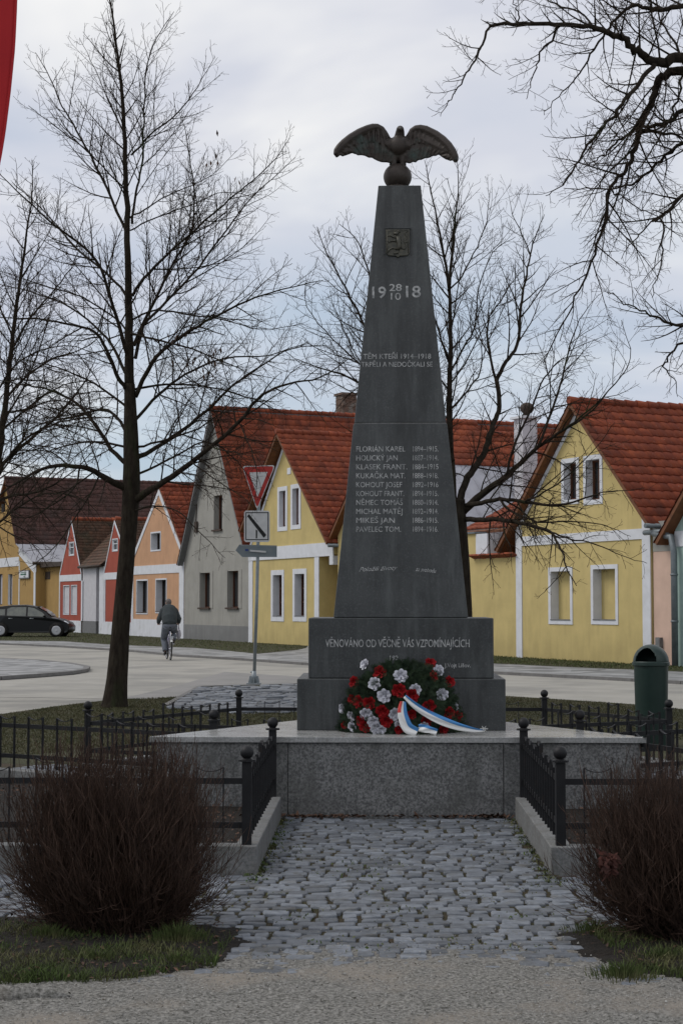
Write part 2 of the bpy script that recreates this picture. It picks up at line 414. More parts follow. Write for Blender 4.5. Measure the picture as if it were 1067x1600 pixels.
# far pavement with its kerb
kl = [(-420, 992), (-150, 1002), (0, 1007), (90, 1011), (169, 1016), (225, 1020), (280, 1026), (380, 1032), (476, 1039), (620, 1046), (765, 1053), (920, 1061), (1067, 1069), (1500, 1090)]
kp = gp(kl, ROADZ)
UX, UY = 0.428, -0.904      # along the row of houses, towards the right and the camera
WX, WY = 0.904, 0.428       # into the houses
def Fc(t, d=0.0): return (8.17 - UX * t + WX * d, 44 - UY * t + WY * d)
slab('far_pavement', kp + [Fc(-16, -.2), Fc(-16, 14), Fc(110, 14), Fc(110, -.2)], -0.045, M['pave'])
mb = MB()
for a, b in zip(kp, kp[1:]):
    n = max(1, int((Vector(b) - Vector(a)).length / 1.0))
    for k in range(n):
        p = Vector(a).lerp(Vector(b), k / n); q = Vector(a).lerp(Vector(b), (k + .99) / n)
        mb.bar((p.x, p.y, -.075), (q.x, q.y, -.075), .16, .085)
struct(mb, 'road_kerb', M['roadkerb'])
# island of paving at the left
isl = gp([(-700, 1020), (0, 1028.5), (60, 1031), (110, 1036), (137, 1041), (134, 1045), (110, 1049), (60, 1053), (0, 1057), (-700, 1075)], -0.02)
slab('traffic_island', isl, -0.02, M['pave'])
mb = MB()
for a, b in zip(isl, isl[1:]): mb.bar((a[0], a[1], -.05), (b[0], b[1], -.05), .15, .075)
struct(mb, 'island_kerb', M['roadkerb'])
# thin seam in the asphalt
mb = MB(); a, b, c = G(-100, 1088, ROADZ + .002), G(60, 1090, ROADZ + .002), G(170, 1092, ROADZ + .002)
mb.bar(a, b, .05, .003); mb.bar(b, c, .05, .003); struct(mb, 'road_seam', M['roadkerb'])

GZ = -0.035
verge_l = [Fc(110, 0), Fc(56, 0), Fc(28.4, 0), Fc(22, -.05)] + gp([(478, 1012), (465, 1015), (403, 1021), (340, 1015), (300, 1011.5), (240, 1009.5), (169, 1006.5), (100, 1001.5), (0, 1000.5), (-500, 990)], GZ)
slab('grass_verge', verge_l, GZ, M['lawn'], depth=.02)
verge_r = [Fc(21.5, 0), Fc(-14, 0)] + gp([(1500, 1078), (1067, 1049), (920, 1043), (765, 1036), (600, 1028), (500, 1020)], GZ)
slab('grass_verge', verge_r, GZ, M['lawn'], depth=.02)

def inpoly(x, y, poly):
    c = False; n = len(poly); j = n - 1
    for i in range(n):
        xi, yi = poly[i]; xj, yj = poly[j]
        if (yi > y) != (yj > y) and x < (xj - xi) * (y - yi) / (yj - yi) + xi: c = not c
        j = i
    return c
def blades(name, poly, n, h, m, z, seed=1, w=.006, nz=None, label=None):
    r = random.Random(seed); mb = MB()
    xs = [p[0] for p in poly]; ys = [p[1] for p in poly]; k = 0; tries = 0
    while k < n and tries < n * 12:
        tries += 1
        x = r.uniform(min(xs), max(xs)); y = r.uniform(min(ys), max(ys))
        if not inpoly(x, y, poly): continue
        if nz is not None:
            q = noise.noise(Vector((x * nz[0], y * nz[0], seed))) * .5 + .5
            if r.random() > (q - nz[1]) * nz[2]: continue
        k += 1; hh = h * r.uniform(.4, 1.15); a = r.uniform(0, 2 * pi); ww = w * r.uniform(.7, 1.4)
        lx, ly = r.gauss(0, .45) * hh, r.gauss(0, .45) * hh
        dx, dy = cos(a) * ww, sin(a) * ww; mb.cur = r.random()
        p0, p1 = mb.V((x - dx, y - dy, z)), mb.V((x + dx, y + dy, z))
        p2, p3 = mb.V((x + dx * .7 + lx * .4, y + dy * .7 + ly * .4, z + hh * .55)), mb.V((x - dx * .7 + lx * .4, y - dy * .7 + ly * .4, z + hh * .55))
        p4 = mb.V((x + lx, y + ly, z + hh * r.uniform(.75, 1)))
        mb.F([p0, p1, p2, p3]); mb.F([p3, p2, p4])
    return tag(mb.build(name, m, attr=True), label=label, cat='grass' if label else None, kind='stuff')
far_poly = gp([(-40, 1150), (-40, 1121), (0, 1117), (90, 1104), (150, 1097), (190, 1093), (285, 1089), (300, 1103), (480, 1108), (480, 1130), (240, 1160), (0, 1185)], -.02)
blades('grass', far_poly, 42000, .032, M['blade'], -.02, 3, w=.0035, label='short worn lawn grass behind the left iron fence')
far_poly2 = gp([(780, 1135), (780, 1088), (865, 1093), (1000, 1102), (1100, 1112), (1100, 1160)], -.02)
blades('grass', far_poly2, 20000, .032, M['blade'], -.02, 4, w=.0035, label='short straw-toned lawn grass behind the right iron fence')
blades('grass', verge_l, 36000, .045, M['blade_fresh'], GZ, 5, w=.010, label='long green verge of grass below the left row of houses')
blades('grass', verge_r, 14000, .06, M['blade_fresh'], GZ, 6, w=.008, label='narrow green verge of grass below the right yellow house')

# ------------------------------------------------------------------ monument frame of reference
OX, OY, YAW = 0.42, 12.5, radians(-1.2)
def LW(x, y, z=0.0):
    c, s_ = cos(YAW), sin(YAW)
    return Vector((OX + c * x - s_ * y, OY + s_ * x + c * y, z))
def WLl(p):
    dx, dy = p[0] - OX, p[1] - OY; c, s_ = cos(-YAW), sin(-YAW)
    return Vector((c * dx - s_ * dy, s_ * dx + c * dy, p[2] if len(p) > 2 else 0))
def rot_c(p, k):
    a = radians(-120 * k); x, y = p[0], p[1] - 1.074
    return (cos(a) * x - sin(a) * y, sin(a) * x + cos(a) * y + 1.074)
# paving bed (joint soil) below the setts
mb = MB()
fore = [LW(-6.5, -2.66), LW(6.5, -2.66), LW(6.5, -5.8), LW(-6.5, -5.8)]
mb.poly([LW(p[0], p[1], -.010) for p in [(-.93, 0.0), (-.93, -2.6), (-6.5, -2.6), (-6.5, -5.8), (6.5, -5.8), (6.5, -2.6), (.93, -2.6), (.93, 0)]])
for k in (1, 2):
    mb.poly([LW(*rot_c(p, k), -.012 - k * .0005) for p in [(-.86, 0), (-.86, -4.2), (.86, -4.2), (.86, 0)]])
struct(mb, 'paving_bed', M['joint'])

mound_l = [(-4.6, 8.62), (-2.4, 8.66), (-.95, 8.55), (-.50, 8.25), (-.48, 7.75), (-.58, 7.35), (-.9, 7.1), (-1.6, 6.98), (-4.6, 7.2)]
mound_r = [(5.5, 8.55), (2.4, 8.55), (1.45, 8.42), (1.13, 8.2), (1.12, 7.75), (1.22, 7.4), (1.45, 7.05), (1.9, 6.72), (5.5, 6.6)]
def stone(mb, c, w, d, z, rz, r):
    mb.cur = r.random(); ca, sa = cos(rz), sin(rz)
    base = []
    k = .16
    for x, y in ((-1, -1 + k), (-1 + k, -1), (1 - k, -1), (1, -1 + k), (1, 1 - k), (1 - k, 1), (-1 + k, 1), (-1, 1 - k)):
        base.append((x * w / 2 * r.uniform(.88, 1.05), y * d / 2 * r.uniform(.86, 1.06)))
    tx, ty = r.gauss(0, .035), r.gauss(0, .035)
    def ring(s, zz, tilt):
        out = []
        for x, y in base:
            x, y = x * s, y * s
            out.append(mb.V((c[0] + ca * x - sa * y, c[1] + sa * x + ca * y, zz + tilt * (tx * x + ty * y))))
        return out
    A = ring(1.0, z - .03, 0); B = ring(1.0, z - .005, 1); Cc = ring(.90, z, 1)
    for i in range(8):
        j = (i + 1) % 8
        mb.F([A[i], A[j], B[j], B[i]], True); mb.F([B[i], B[j], Cc[j], Cc[i]], True)
    mb.F(Cc, False)
def cobbles(mb, x0, x1, y0, y1, ok, k=0, sx=.128, sy=.090, seed=1):
    r = random.Random(seed); y = y0; row = 0
    while y > y1:
        x = x0 - r.random() * sx
        while x < x1:
            w = sx * r.uniform(.66, 1.34)
            cx = x + w / 2; wob = .022 * sin(cx * 2.3 + y * 3) + .016 * sin(cx * 5.1 + 1.3 * row)
            p = rot_c((cx, y + wob), k); q = LW(*p)
            if ok(cx, y + wob, q):
                stone(mb, q, w - .010 - .022 * r.random() ** 2, sy * r.uniform(.90, 1.03), .003 + r.gauss(0, .0028), YAW + radians(-120 * k) + r.gauss(0, .035), r)
            x += w
        y -= sy * 1.04; row += 1
def ok_front(x, y, q):
    if y > -2.62: return abs(x) < .855
    if inpoly(q.x, q.y, mound_l) or inpoly(q.x, q.y, mound_r): return False
    return q.y > 6.95
mb = MB(); cobbles(mb, -4.8, 5.2, -.06, -5.7, ok_front, 0, sx=.128, seed=11)
okp = lambda x, y, q: abs(x) < .855
cobbles(mb, -.9, .9, -.1, -3.4, okp, 1, seed=13); cobbles(mb, -.9, .9, -.1, -3.4, okp, 2, seed=14)
struct(mb, 'cobbled_paving', M['cobble'], attr=True)
# rough setts round the sign post
sp = gp([(262, 1106), (287, 1090), (314, 1075), (464, 1071), (640, 1073), (700, 1098), (480, 1113), (380, 1116)], -.02)
mb = MB(); mb.poly([(x, y, -.015) for x, y in sp]); r = random.Random(5)
xs = [p[0] for p in sp]; ys = [p[1] for p in sp]; y = min(ys)
while y < max(ys):
    x = min(xs)
    while x < max(xs):
        w = r.uniform(.16, .34)
        if inpoly(x + w / 2, y, sp): stone(mb, (x + w / 2, y + r.gauss(0, .03)), w - .03, .27 * r.uniform(.7, 1), .008 + r.gauss(0, .009), r.gauss(0, .25), r)
        x += w
    y += .27
struct(mb, 'stone_setts', M['cobble'], attr=True)

# gravel path and soil mounds as height fields
def hf(name, x0, x1, y0, y1, nx, ny, fh, m):
    mb = MB(); mb.grid(lambda u, v: (x0 + (x1 - x0) * u, y0 + (y1 - y0) * v, fh(x0 + (x1 - x0) * u, y0 + (y1 - y0) * v)), nx, ny)
    return struct(mb, name, m)
def nse(x, y, s, k=0): return noise.noise(Vector((x * s, y * s, k)))
def gravel_h(x, y):
    e = 7.35 + .22 * nse(x, y, 1.1, 3) + (.0 if -.5 < x < 1.1 else -.2)
    t = max(0, min(1, (y - e + .30) / 1.25))
    return .016 * (1 - t) ** 1.3 - .016 * t + .010 * nse(x, y, 5) + .009 * nse(x, y, 17, 1) + .012 * nse(x, y, .8, 5) * (1 - t) + .004 * nse(x, y, 50, 2)
hf('gravel_path', -7, 7, 2.5, 8.2, 380, 260, gravel_h, M['gravel'])
def mound_h(poly):
    def f(x, y):
        # distance inside
        d = 9
        for i in range(len(poly)):
            a = Vector(poly[i]); b = Vector(poly[(i + 1) % len(poly)]); p = Vector((x, y)); ab = b - a
            t = max(0, min(1, (p - a).dot(ab) / ab.length_squared)); d = min(d, (p - a - ab * t).length)
        if not inpoly(x, y, poly): d = -d
        d += .10 * nse(x, y, 5) + .05 * nse(x, y, 13)
        return max(-.03, min(.024, d * .14)) + .008 * nse(x, y, 14, 3) - .002
    return f
hf('bush_bed', -5, -.35, 6.7, 8.85, 130, 80, mound_h(mound_l), M['soil'])
hf('bush_bed', 1.0, 5, 6.4, 8.8, 110, 80, mound_h(mound_r), M['soil'])
def flakes(name, fn, n, s, m, seed, label, cat, flat=.35):
    r = random.Random(seed); mb = MB()
    for _ in range(n):
        q = fn(r)
        if q is None: continue
        c = Vector(q); a = r.uniform(0, 2 * pi); sz = s * r.uniform(.5, 1.3); mb.cur = r.random()
        X = Vector((cos(a), sin(a), r.gauss(0, flat))) * sz; Y = Vector((-sin(a), cos(a), r.gauss(0, flat))) * sz * .6
        mb.poly([c - X, c - Y * .8 + X * .1, c + X, c + Y * .8 + Vector((0, 0, sz * .25))])
    return tag(mb.build(name, m, attr=True), label, cat, kind='stuff')
def pebf(r):
    x = r.uniform(-4, 4.5); y = r.uniform(5.9, 8.3)
    if inpoly(x, y, mound_l) or inpoly(x, y, mound_r): return None
    if y > 7.2 + .8 * r.random() ** 2 + .3 * nse(x, y, 2) and r.random() > .25: return None
    return (x, y, max(.006 if y > 7.15 else -1, gravel_h(x, y) + .003))
def pebbles():
    r = random.Random(33); mb = MB()
    for _ in range(26000):
        q = pebf(r)
        if q is None: continue
        s_ = r.uniform(.0016, .0048) * (1.7 if r.random() < .04 else 1); mb.cur = r.random()
        c = Vector(q); a = r.uniform(0, 6.28)
        ps = [mb.V(c + Vector((cos(a + k * 1.57) * s_ * r.uniform(.7, 1.3), sin(a + k * 1.57) * s_ * r.uniform(.7, 1.3), -.002))) for k in range(4)]
        t = mb.V(c + Vector((0, 0, s_ * .8)))
        for k in range(4): mb.F([ps[k], ps[(k + 1) % 4], t], True)
    tag(mb.build('loose_gravel', M['pebble'], attr=True), 'loose sandy gravel scattered over the path in the foreground', 'gravel', kind='stuff')
pebbles()
# buried edging stone at lower left
mb = MB(); a, b = G(-120, 1553, .03), G(112, 1560, .012)
pts = [a.lerp(b, t) for t in (0, .3, .6, .85, 1)]
mb.tube(pts, [.055, .05, .046, .036, .010], 12); struct(mb, 'buried_edging', M['gravel'])

gl = [(-4.4, 8.0), (-3.2, 8.5), (-.9, 8.3), (-.52, 8.1), (-.55, 7.4), (-.9, 7.12), (-1.6, 7.0), (-4.4, 7.15)]
gr = [(1.2, 8.2), (3.2, 8.3), (3.2, 6.7), (1.9, 6.75), (1.5, 7.05), (1.25, 7.4)]
blades('grass', gl, 24000, .055, M['blade_fresh'], .005, 21, w=.0022, nz=(2.6, .34, 2.6), label='tufts of green grass in front of the left shrub')
blades('grass', gr, 11000, .055, M['blade_fresh'], .005, 22, w=.0022, nz=(2.6, .34, 2.6), label='tufts of green grass in front of the right shrub')
def tuft(c, n, h, seed, sp=.09):
    r = random.Random(seed); mb = MB()
    for _ in range(n):
        a = r.uniform(0, 6.28); d = abs(r.gauss(0, sp)); x, y = c[0] + cos(a) * d, c[1] + sin(a) * d * .7
        hh = h * r.uniform(.4, 1.1) * max(.35, 1 - d * 3); lx, ly = cos(a) * hh * r.uniform(.1, .7), sin(a) * hh * r.uniform(.1, .6)
        w = .0024; mb.cur = r.random()
        p = [mb.V((x - w, y, .005)), mb.V((x + w, y, .005)), mb.V((x + w * .8 + lx * .3, y + ly * .3, hh * .6)), mb.V((x - w * .8 + lx * .3, y + ly * .3, hh * .6)), mb.V((x + lx, y + ly, hh * .95))]
        mb.F([p[0], p[1], p[2], p[3]]); mb.F([p[3], p[2], p[4]])
    return mb
for i, (u, v, n, h, lb) in enumerate([(278, 1472, 420, .12, 'thick green grass tuft in front of the left shrub, beside the cobbles'), (78, 1465, 260, .09, 'low green grass tuft at the left edge below the shrub'), (278, 1505, 200, .07, 'small bright green grass tuft at the edge of the gravel on the left'),
                                      (975, 1525, 260, .09, 'green grass tuft at the edge of the gravel on the right'), (930, 1455, 180, .08, 'dark green grass tuft at the foot of the right shrub'), (1035, 1500, 200, .09, 'pale green grass tuft near the right edge of the picture'), (150, 1500, 170, .07, 'sparse grass tuft in the bare soil on the left')]):
    p = G(u, v, .01); m_ = tuft(p, n, h, 50 + i)
    tag(m_.build('grass_tuft', M['blade_fresh'], attr=True, origin=(p.x, p.y, 0)), lb, 'grass tuft', kind='stuff')
def lf(poly, z0=.02):
    xs = [p[0] for p in poly]; ys = [p[1] for p in poly]
    def f(r):
        x, y = r.uniform(min(xs), max(xs)), r.uniform(min(ys), max(ys))
        return (x, y, z0 + r.random() * .008) if inpoly(x, y, poly) else None
    return f
flakes('dead_leaves', lf(mound_l, .022), 1500, .014, M['leaf'], 61, 'dead brown leaves and chips on the soil under the left shrub', 'dead leaves')
flakes('dead_leaves', lf(mound_r, .022), 1300, .014, M['leaf'], 62, 'dead brown leaves and chips on the soil under the right shrub', 'dead leaves')
def wallleaf(r):
    x = r.uniform(-.86, .86); x = x if r.random() < .3 else (abs(x) ** .35) * .86 * (1 if x > 0 else -1)
    q = LW(x, -abs(r.gauss(0, .035)) - .005); return (q.x, q.y, .012 + r.random() * .012)
flakes('dead_leaves', wallleaf, 260, .026, M['leaf'], 63, 'reddish dead leaves blown against the foot of the granite wall', 'dead leaves')
# green moss and weeds in the joints of the setts
def weed(r):
    if r.random() < .5:
        x = r.gauss(-.86, .04) if r.random() < .5 else r.gauss(.86, .04); y = -r.uniform(.1, 2.9)
    else:
        x = r.uniform(-1.2, 1.2); y = -r.uniform(1.5, 4.9)
        if nse(x, y, 2.5, 9) < .12: return None
    q = LW(x, y); return (q.x, q.y, .003 + r.random() * .006)
flakes('joint_weeds', weed, 4200, .008, M['blade_fresh'], 64, 'small green weeds and moss growing in the joints of the cobbles', 'weeds', flat=.8)

# ------------------------------------------------------------------ iron fences round the three beds
def rp(lst, k): return [rot_c(p, k) for p in lst]
Lend = [(-.93, -.07), (-.93, -2.53), (-2.97, -2.53)]
Rend = [(2.97, -2.53), (.93, -2.53), (.93, -.07)]
bedL = Lend + rp(Rend, 1)
bedF = rp(Lend, 1) + rp(Rend, 2)
bedR = Rend[::-1] + rp(Lend, 2)
P3 = WLl((-2.40, 15.85)); bedF[1] = (P3.x, P3.y)
def bed(pts, drop, label, seedn, extra_label):
    w = [LW(x, y) for x, y in pts]; n = len(w)
    # kerb stones
    mb = MB()
    for a, b in zip(w, w[1:]):
        L = (b - a).length; k = max(1, round(L / 1.0)); d = (b - a) / L; e0 = .07
        for i in range(k):
            s0 = -e0 * .99 + (L + e0 * 2) * i / k + .004; s1 = -e0 + (L + e0 * 2) * (i + 1) / k - .004
            if a is w[0] and i == 0: s0 = 0.0
            if b is w[-1] and i == k - 1: s1 = L
            hz = .165 - drop + (.0012 if (w.index(a) % 2) else 0)
            p, q = a + d * s0, a + d * s1
            mb.bar((p.x, p.y, hz / 2 - .02), (q.x, q.y, hz / 2 - .02), .13 if w.index(a) % 2 == 0 else .128, hz + .04)
    struct(mb, 'bed_kerb', M['kerb'], bevel=.006, origin=None)
    # soil
    cen = sum(w, Vector()) / n
    mb = MB(); c0 = mb.V((cen.x, cen.y, .10 - drop)); ring = [mb.V((p.x, p.y, .075 - drop)) for p in w]
    for i in range(n): mb.F([c0, ring[i], ring[(i + 1) % n]])
    struct(mb, 'bed_soil', M['soil'])
    poly = [(p.x, p.y) for p in w]
    flakes('dead_leaves', lf(poly, .088 - drop), 2600, .017, M['leaf'], seedn, extra_label, 'dead leaves')
    # fence
    root = thing('iron_fence', (w[0].x, w[0].y, .165 - drop), label, 'fence', group='iron fences round the beds of the monument')
    o = Vector(root.location)
    def fin(m_, nm, par=root, **k):
        return m_.build(nm, M['iron'], parent=par, **k)
    ball_me = None
    for i, p in enumerate(w):
        m_ = MB(); q = Vector((p.x, p.y, 0)) - Vector((o.x, o.y, 0))
        m_.box((q.x, q.y, .245), (.056, .056, .49)); m_.lathe([(.03, .49), (.052, .492), (.052, .503), (.03, .505), (.022, .512)], 16, (q.x, q.y, 0), smooth=False)
        post = fin(m_, 'post')
        m_ = MB(); m_.ball((q.x, q.y, .545), .041, 18, 12); m_.lathe([(.02, .505), (.02, .52)], 12, (q.x, q.y, 0)); fin(m_, 'ball_finial', post)
    cnt = 0
    for si, (a, b) in enumerate(zip(w, w[1:])):
        L = (b - a).length; d = (b - a) / L; a0 = a - Vector((o.x, o.y, 0)); nrm = Vector((-d.y, d.x, 0))
        ang = atan2(d.y, d.x); R = Matrix.Rotation(ang, 3, 'Z')
        for hz in (.375, .115):
            m_ = MB(); m_.box(a0 + d * (L / 2) + Vector((0, 0, hz)), (L - .05, .012, .036), R); fin(m_, 'rail')
        npk = int(round((L - .17) / .16)); npk -= npk % 2
        st = (L - (npk - 1) * .16) / 2
        for k in range(0, npk, 2):
            tall = .05 if (k // 2) % 4 == 3 else 0.0
            hh = .455 + tall; ps = []
            for q in (0, 1):
                c = a0 + d * (st + (k + q) * .16)
                m_ = MB(); m_.box(c + Vector((0, 0, (hh + .015) / 2)), (.007, .024, hh - .015), R)
                pk = fin(m_, 'picket'); ps.append(c)
            m_ = MB(); N_ = 8; pt = []
            for t in range(N_ + 1):
                f = t / N_; z = hh - .026 * sin(pi * f) ** .8 + .002
                pt.append(ps[0].lerp(ps[1], f) + Vector((0, 0, z)))
            for A, B in zip(pt, pt[1:]): m_.bar(A, B, .020, .005)
            fin(m_, 'curved_top_bar')
    return root
bed(bedL, 0, 'black iron fence with ball-topped posts around the left bed, partly behind the left shrub', 71, 'dead leaves and litter on the soil of the left fenced bed')
bed(bedF, .08, 'black iron fence with ball-topped posts behind the monument, farthest of the three fences', 72, 'dead leaves on the soil of the fenced bed behind the monument')
bed(bedR, 0, 'black iron fence with ball-topped posts around the right bed, partly behind the right shrub', 73, 'dead leaves on the soil of the right fenced bed')

# ------------------------------------------------------------------ monument
mon = thing('monument', (OX, OY, 0), 'dark granite war memorial obelisk with silver inscriptions, bronze bird on top and granite base', 'monument', rz=YAW)
TRI = lambda s, y0=0.0: [(-1.86 * s, y0), (1.86 * s, y0), (0, y0 + 3.222 * s)]
def tri_prism(mb, inset, z0, z1):
    # inset all sides of the triangle
    k = 1 - inset / 1.074
    pts = [((x) * k, (y - 1.074) * k + 1.074) for x, y in TRI(1)]
    mb.extr(pts, lambda p: (p[0], p[1], z0), lambda p: (p[0], p[1], z1))
base = MB(); tri_prism(base, .045, -.05, .555)
base_o = base.build('platform_core', M['granite_mid'], parent=mon)
def clad(x0, x1, nm='granite_panel'):
    for k in range(3):
        m_ = MB()
        pts = [(x0, .026), (x1, .026), (x1, .045), (x0, .045)]
        pp = [rot_c(p, k) for p in pts]
        m_.extr(pp, lambda p: (p[0], p[1], -.04), lambda p: (p[0], p[1], .553)); m_.build(nm, M['granite_mid'], parent=base_o, bevel=.003)
clad(-1.80, -.825); clad(-.819, .785); clad(.791, 1.80)
m_ = MB()
def tri_pts(inset):
    k = 1 - inset / 1.074
    return [(x * k, (y - 1.074) * k + 1.074) for x, y in TRI(1)]
m_.extr(tri_pts(0.0), lambda p: (p[0], p[1], .556), lambda p: (p[0], p[1], .600))
m_.build('platform_slab', M['granite_cap'], parent=mon, bevel=.004)

MX = .035          # the obelisk's axis in local x
def blk(nm, w, d, yf, z0, z1, bev=.006):
    m_ = MB(); m_.b2(MX - w / 2, MX + w / 2, yf, yf + d, z0, z1)
    return m_.build(nm, M['granite_dark'], parent=mon, bevel=bev)
low = blk('plinth_step', 1.635, 1.12, .63, .60, 1.003)
up = blk('plinth_block', 1.462, .97, .705, 1.0055, 1.480)
YC = .705 + .485
def shaft_half(z):   # half width at height
    return .535 + (.1765 - .535) * (z - 1.48) / (5.02 - 1.48)
def shaft_yf(z):
    return .775 + (.985 - .775) * (z - 1.48) / (5.02 - 1.48)
def shaft(nm, z0, z1, k=1.0):
    m_ = MB(); q = []
    for z in (z0, z1):
        h = shaft_half(z) * k; yf = shaft_yf(z); yb = 2 * YC - yf
        q.append([m_.V(p) for p in ((MX - h, yf, z), (MX + h, yf, z), (MX + h, yb, z), (MX - h, yb, z))])
    m_.F(q[0][::-1]); m_.F(q[1])
    for i in range(4): m_.F([q[0][i], q[0][(i + 1) % 4], q[1][(i + 1) % 4], q[1][i]])
    return m_.build(nm, M['granite_dark'], parent=mon, bevel=.006)
ZJ = 3.045
sh1 = shaft('shaft_lower', 1.4825, ZJ); sh2 = shaft('shaft_upper', ZJ + .007, 5.02, .985)
m_ = MB(); h = shaft_half(ZJ) * .985; m_.b2(MX - h, MX + h, shaft_yf(ZJ) + .004, 2 * YC - shaft_yf(ZJ) - .004, ZJ - .001, ZJ + .009)
m_.build('mortar_joint', M['kerb'], parent=mon)
# lettering
TILT = atan2(.985 - .775, 5.02 - 1.48)
def loc_px(u, v, sloped=True):
    y = .9
    for _ in range(6):
        p = WLl(P(u, v, LW(0, y).y)); y = shaft_yf(p.z) if sloped else .705
    return p
def letter(txt, u0, u1, v0, v1, parent, sloped=True, shear=0, nm='inscription', rz=0, thick=0):
    cu = bpy.data.curves.new('t', 'FONT'); cu.body = txt; cu.size = 1; cu.shear = shear; cu.resolution_u = 3
    cu.offset = thick
    tmp = bpy.data.objects.new('t', cu); COL.objects.link(tmp)
    dg = bpy.context.evaluated_depsgraph_get(); me = bpy.data.meshes.new_from_object(tmp.evaluated_get(dg))
    bpy.data.objects.remove(tmp); bpy.data.curves.remove(cu)
    xs = [v.co.x for v in me.vertices]; ys = [v.co.y for v in me.vertices]
    x0, x1 = min(xs), max(xs); y0 = 0.0; cap = .729
    A = loc_px(u0, v1, sloped); B = loc_px(u1, v1, sloped); T = loc_px(u0, v0, sloped)
    sx = (B.x - A.x) / (x1 - x0); sz = (T.z - A.z) / cap
    t = TILT if sloped else 0
    for v in me.vertices:
        X = (v.co.x - x0) * sx; Z = (v.co.y - y0) * sz
        if rz: X, Z = X * cos(rz) - Z * sin(rz), X * sin(rz) + Z * cos(rz)
        yy = (shaft_yf(A.z + Z) if sloped else .705) - .0022
        v.co = (A.x + X, yy, A.z + Z)
    me.materials.clear(); me.materials.append(M['inscr'])
    ob = bpy.data.objects.new(nm, me); COL.objects.link(ob); ob.parent = parent
    return ob
letter('19', 581.5, 603, 447, 465.5, sh2, thick=.012); letter('18', 634, 657, 446, 464.5, sh2, thick=.012)
letter('28', 608, 627.6, 443.4, 454.6, sh2, thick=.01); letter('10', 610.5, 626, 457, 468.5, sh2, thick=.0)
letter('TĚM KTEŘÍ 1914–1918', 567.5, 673, 552.4, 560.6, sh2)
letter('TRPĚLI A NEDOČKALI SE', 564.5, 675.5, 565, 573, sh2)
names = [('FLORIÁN KAREL', 633, '1894–1915.'), ('HOLICKÝ JAN', 621, '1887–1914.'), ('KLASEK FRANT.', 636, '1884–1915'), ('KUKAČKA MAT.', 633, '1888–1918.'),
         ('KOHOUT JOSEF', 628, '1892–1916'), ('KOHOUT FRANT.', 631, '1894–1915.'), ('NĚMEC TOMÁŠ', 629, '1880–1914.'), ('MICHAL MATĚJ', 628.5, '1892–1914.'), ('MIKEŠ JAN', 616.5, '1886–1915.'), ('PAVELEC TOM.', 626, '1894–1916.')]
for i, (a, u1, b) in enumerate(names):
    vc = 701.2 + i * 13.93
    letter(a, 556.5, u1, vc - 4.3, vc + 4.3, sh1); letter(b, 645, 684.5, vc - 4.3, vc + 4.3, sh1)
letter('Položili životy', 561, 621, 886, 893, sh1, shear=.5, rz=.05); letter('za svobodu', 649, 681, 885, 892, sh1, shear=.4, rz=-.10)
letter('VĚNOVÁNO OD VĚČNĚ VÁS VZPOMÍNAJÍCÍCH', 508.4, 733, 998.5, 1011, up, sloped=False, thick=.006)
letter('192 .', 609, 627, 1024, 1031.5, up, sloped=False); letter('J.Vojt Lišov.', 694, 734.5, 1036, 1042.5, up, sloped=False, thick=.008)

# coat of arms: a shield plaque with a rampant lion in relief
def arm(u, v): p = loc_px(u, v); return p.x, p.z
def relief(pts, th, mb):
    q = [arm(u, v) for u, v in pts]
    mb.extr(q, lambda p: (p[0], shaft_yf(p[1]) + .01, p[1]), lambda p: (p[0], shaft_yf(p[1]) - th, p[1]))
m_ = MB(); relief([(602.5, 359), (640, 359), (639.5, 396), (636, 400), (625, 400.5), (621.5, 403), (618, 400.5), (607, 400), (603.5, 396)], .018, m_)
pl = m_.build('coat_of_arms', M['brass_old'], parent=sh2, bevel=.004)
m_ = MB()
def lim(pts, w0, w1, y=.022):
    q = [arm(u, v) for u, v in pts]; n = len(q)
    m_.tube([(x, shaft_yf(z) - y, z) for x, z in q], [w0 + (w1 - w0) * i / (n - 1) for i in range(n)], 6)
lim([(622, 371), (623, 380), (624, 386), (621, 391)], .021, .016)            # body
lim([(621, 367), (619, 365), (615, 366)], .018, .010)                         # head
lim([(620, 364), (622, 362), (625, 364)], .006, .006)                         # crown
lim([(621, 373), (614, 371), (608, 368), (606, 370)], .008, .005)            # forelegs
lim([(620, 378), (613, 377), (608, 379), (607, 377)], .008, .005)
lim([(621, 390), (613, 388), (608, 391), (606, 395)], .009, .005)            # hind legs
lim([(622, 391), (621, 396), (615, 397)], .010, .006)
lim([(625, 388), (632, 390), (635, 384), (631, 378), (636, 371), (632, 365), (636, 362)], .006, .005)   # tail
lim([(631, 378), (636, 380), (637, 376)], .005, .004)
lim([(604.5, 361), (638, 361)], .004, .004, .018); lim([(604.5, 361), (605, 396)], .004, .004, .018); lim([(638, 361), (637.5, 396)], .004, .004, .018)
m_.build('lion_relief', M['brass_old'], parent=pl)
m_ = MB(); relief([(600.5, 355.5), (643, 355.5), (643, 357.5), (600.5, 357.5)], .012, m_); relief([(600.5, 357.5), (601.5, 357.5), (601.5, 398), (600.5, 398)], .012, m_); relief([(642, 357.5), (643, 357.5), (643, 398), (642, 398)], .012, m_)
m_.build('recess_frame', M['granite_dark'], parent=pl)

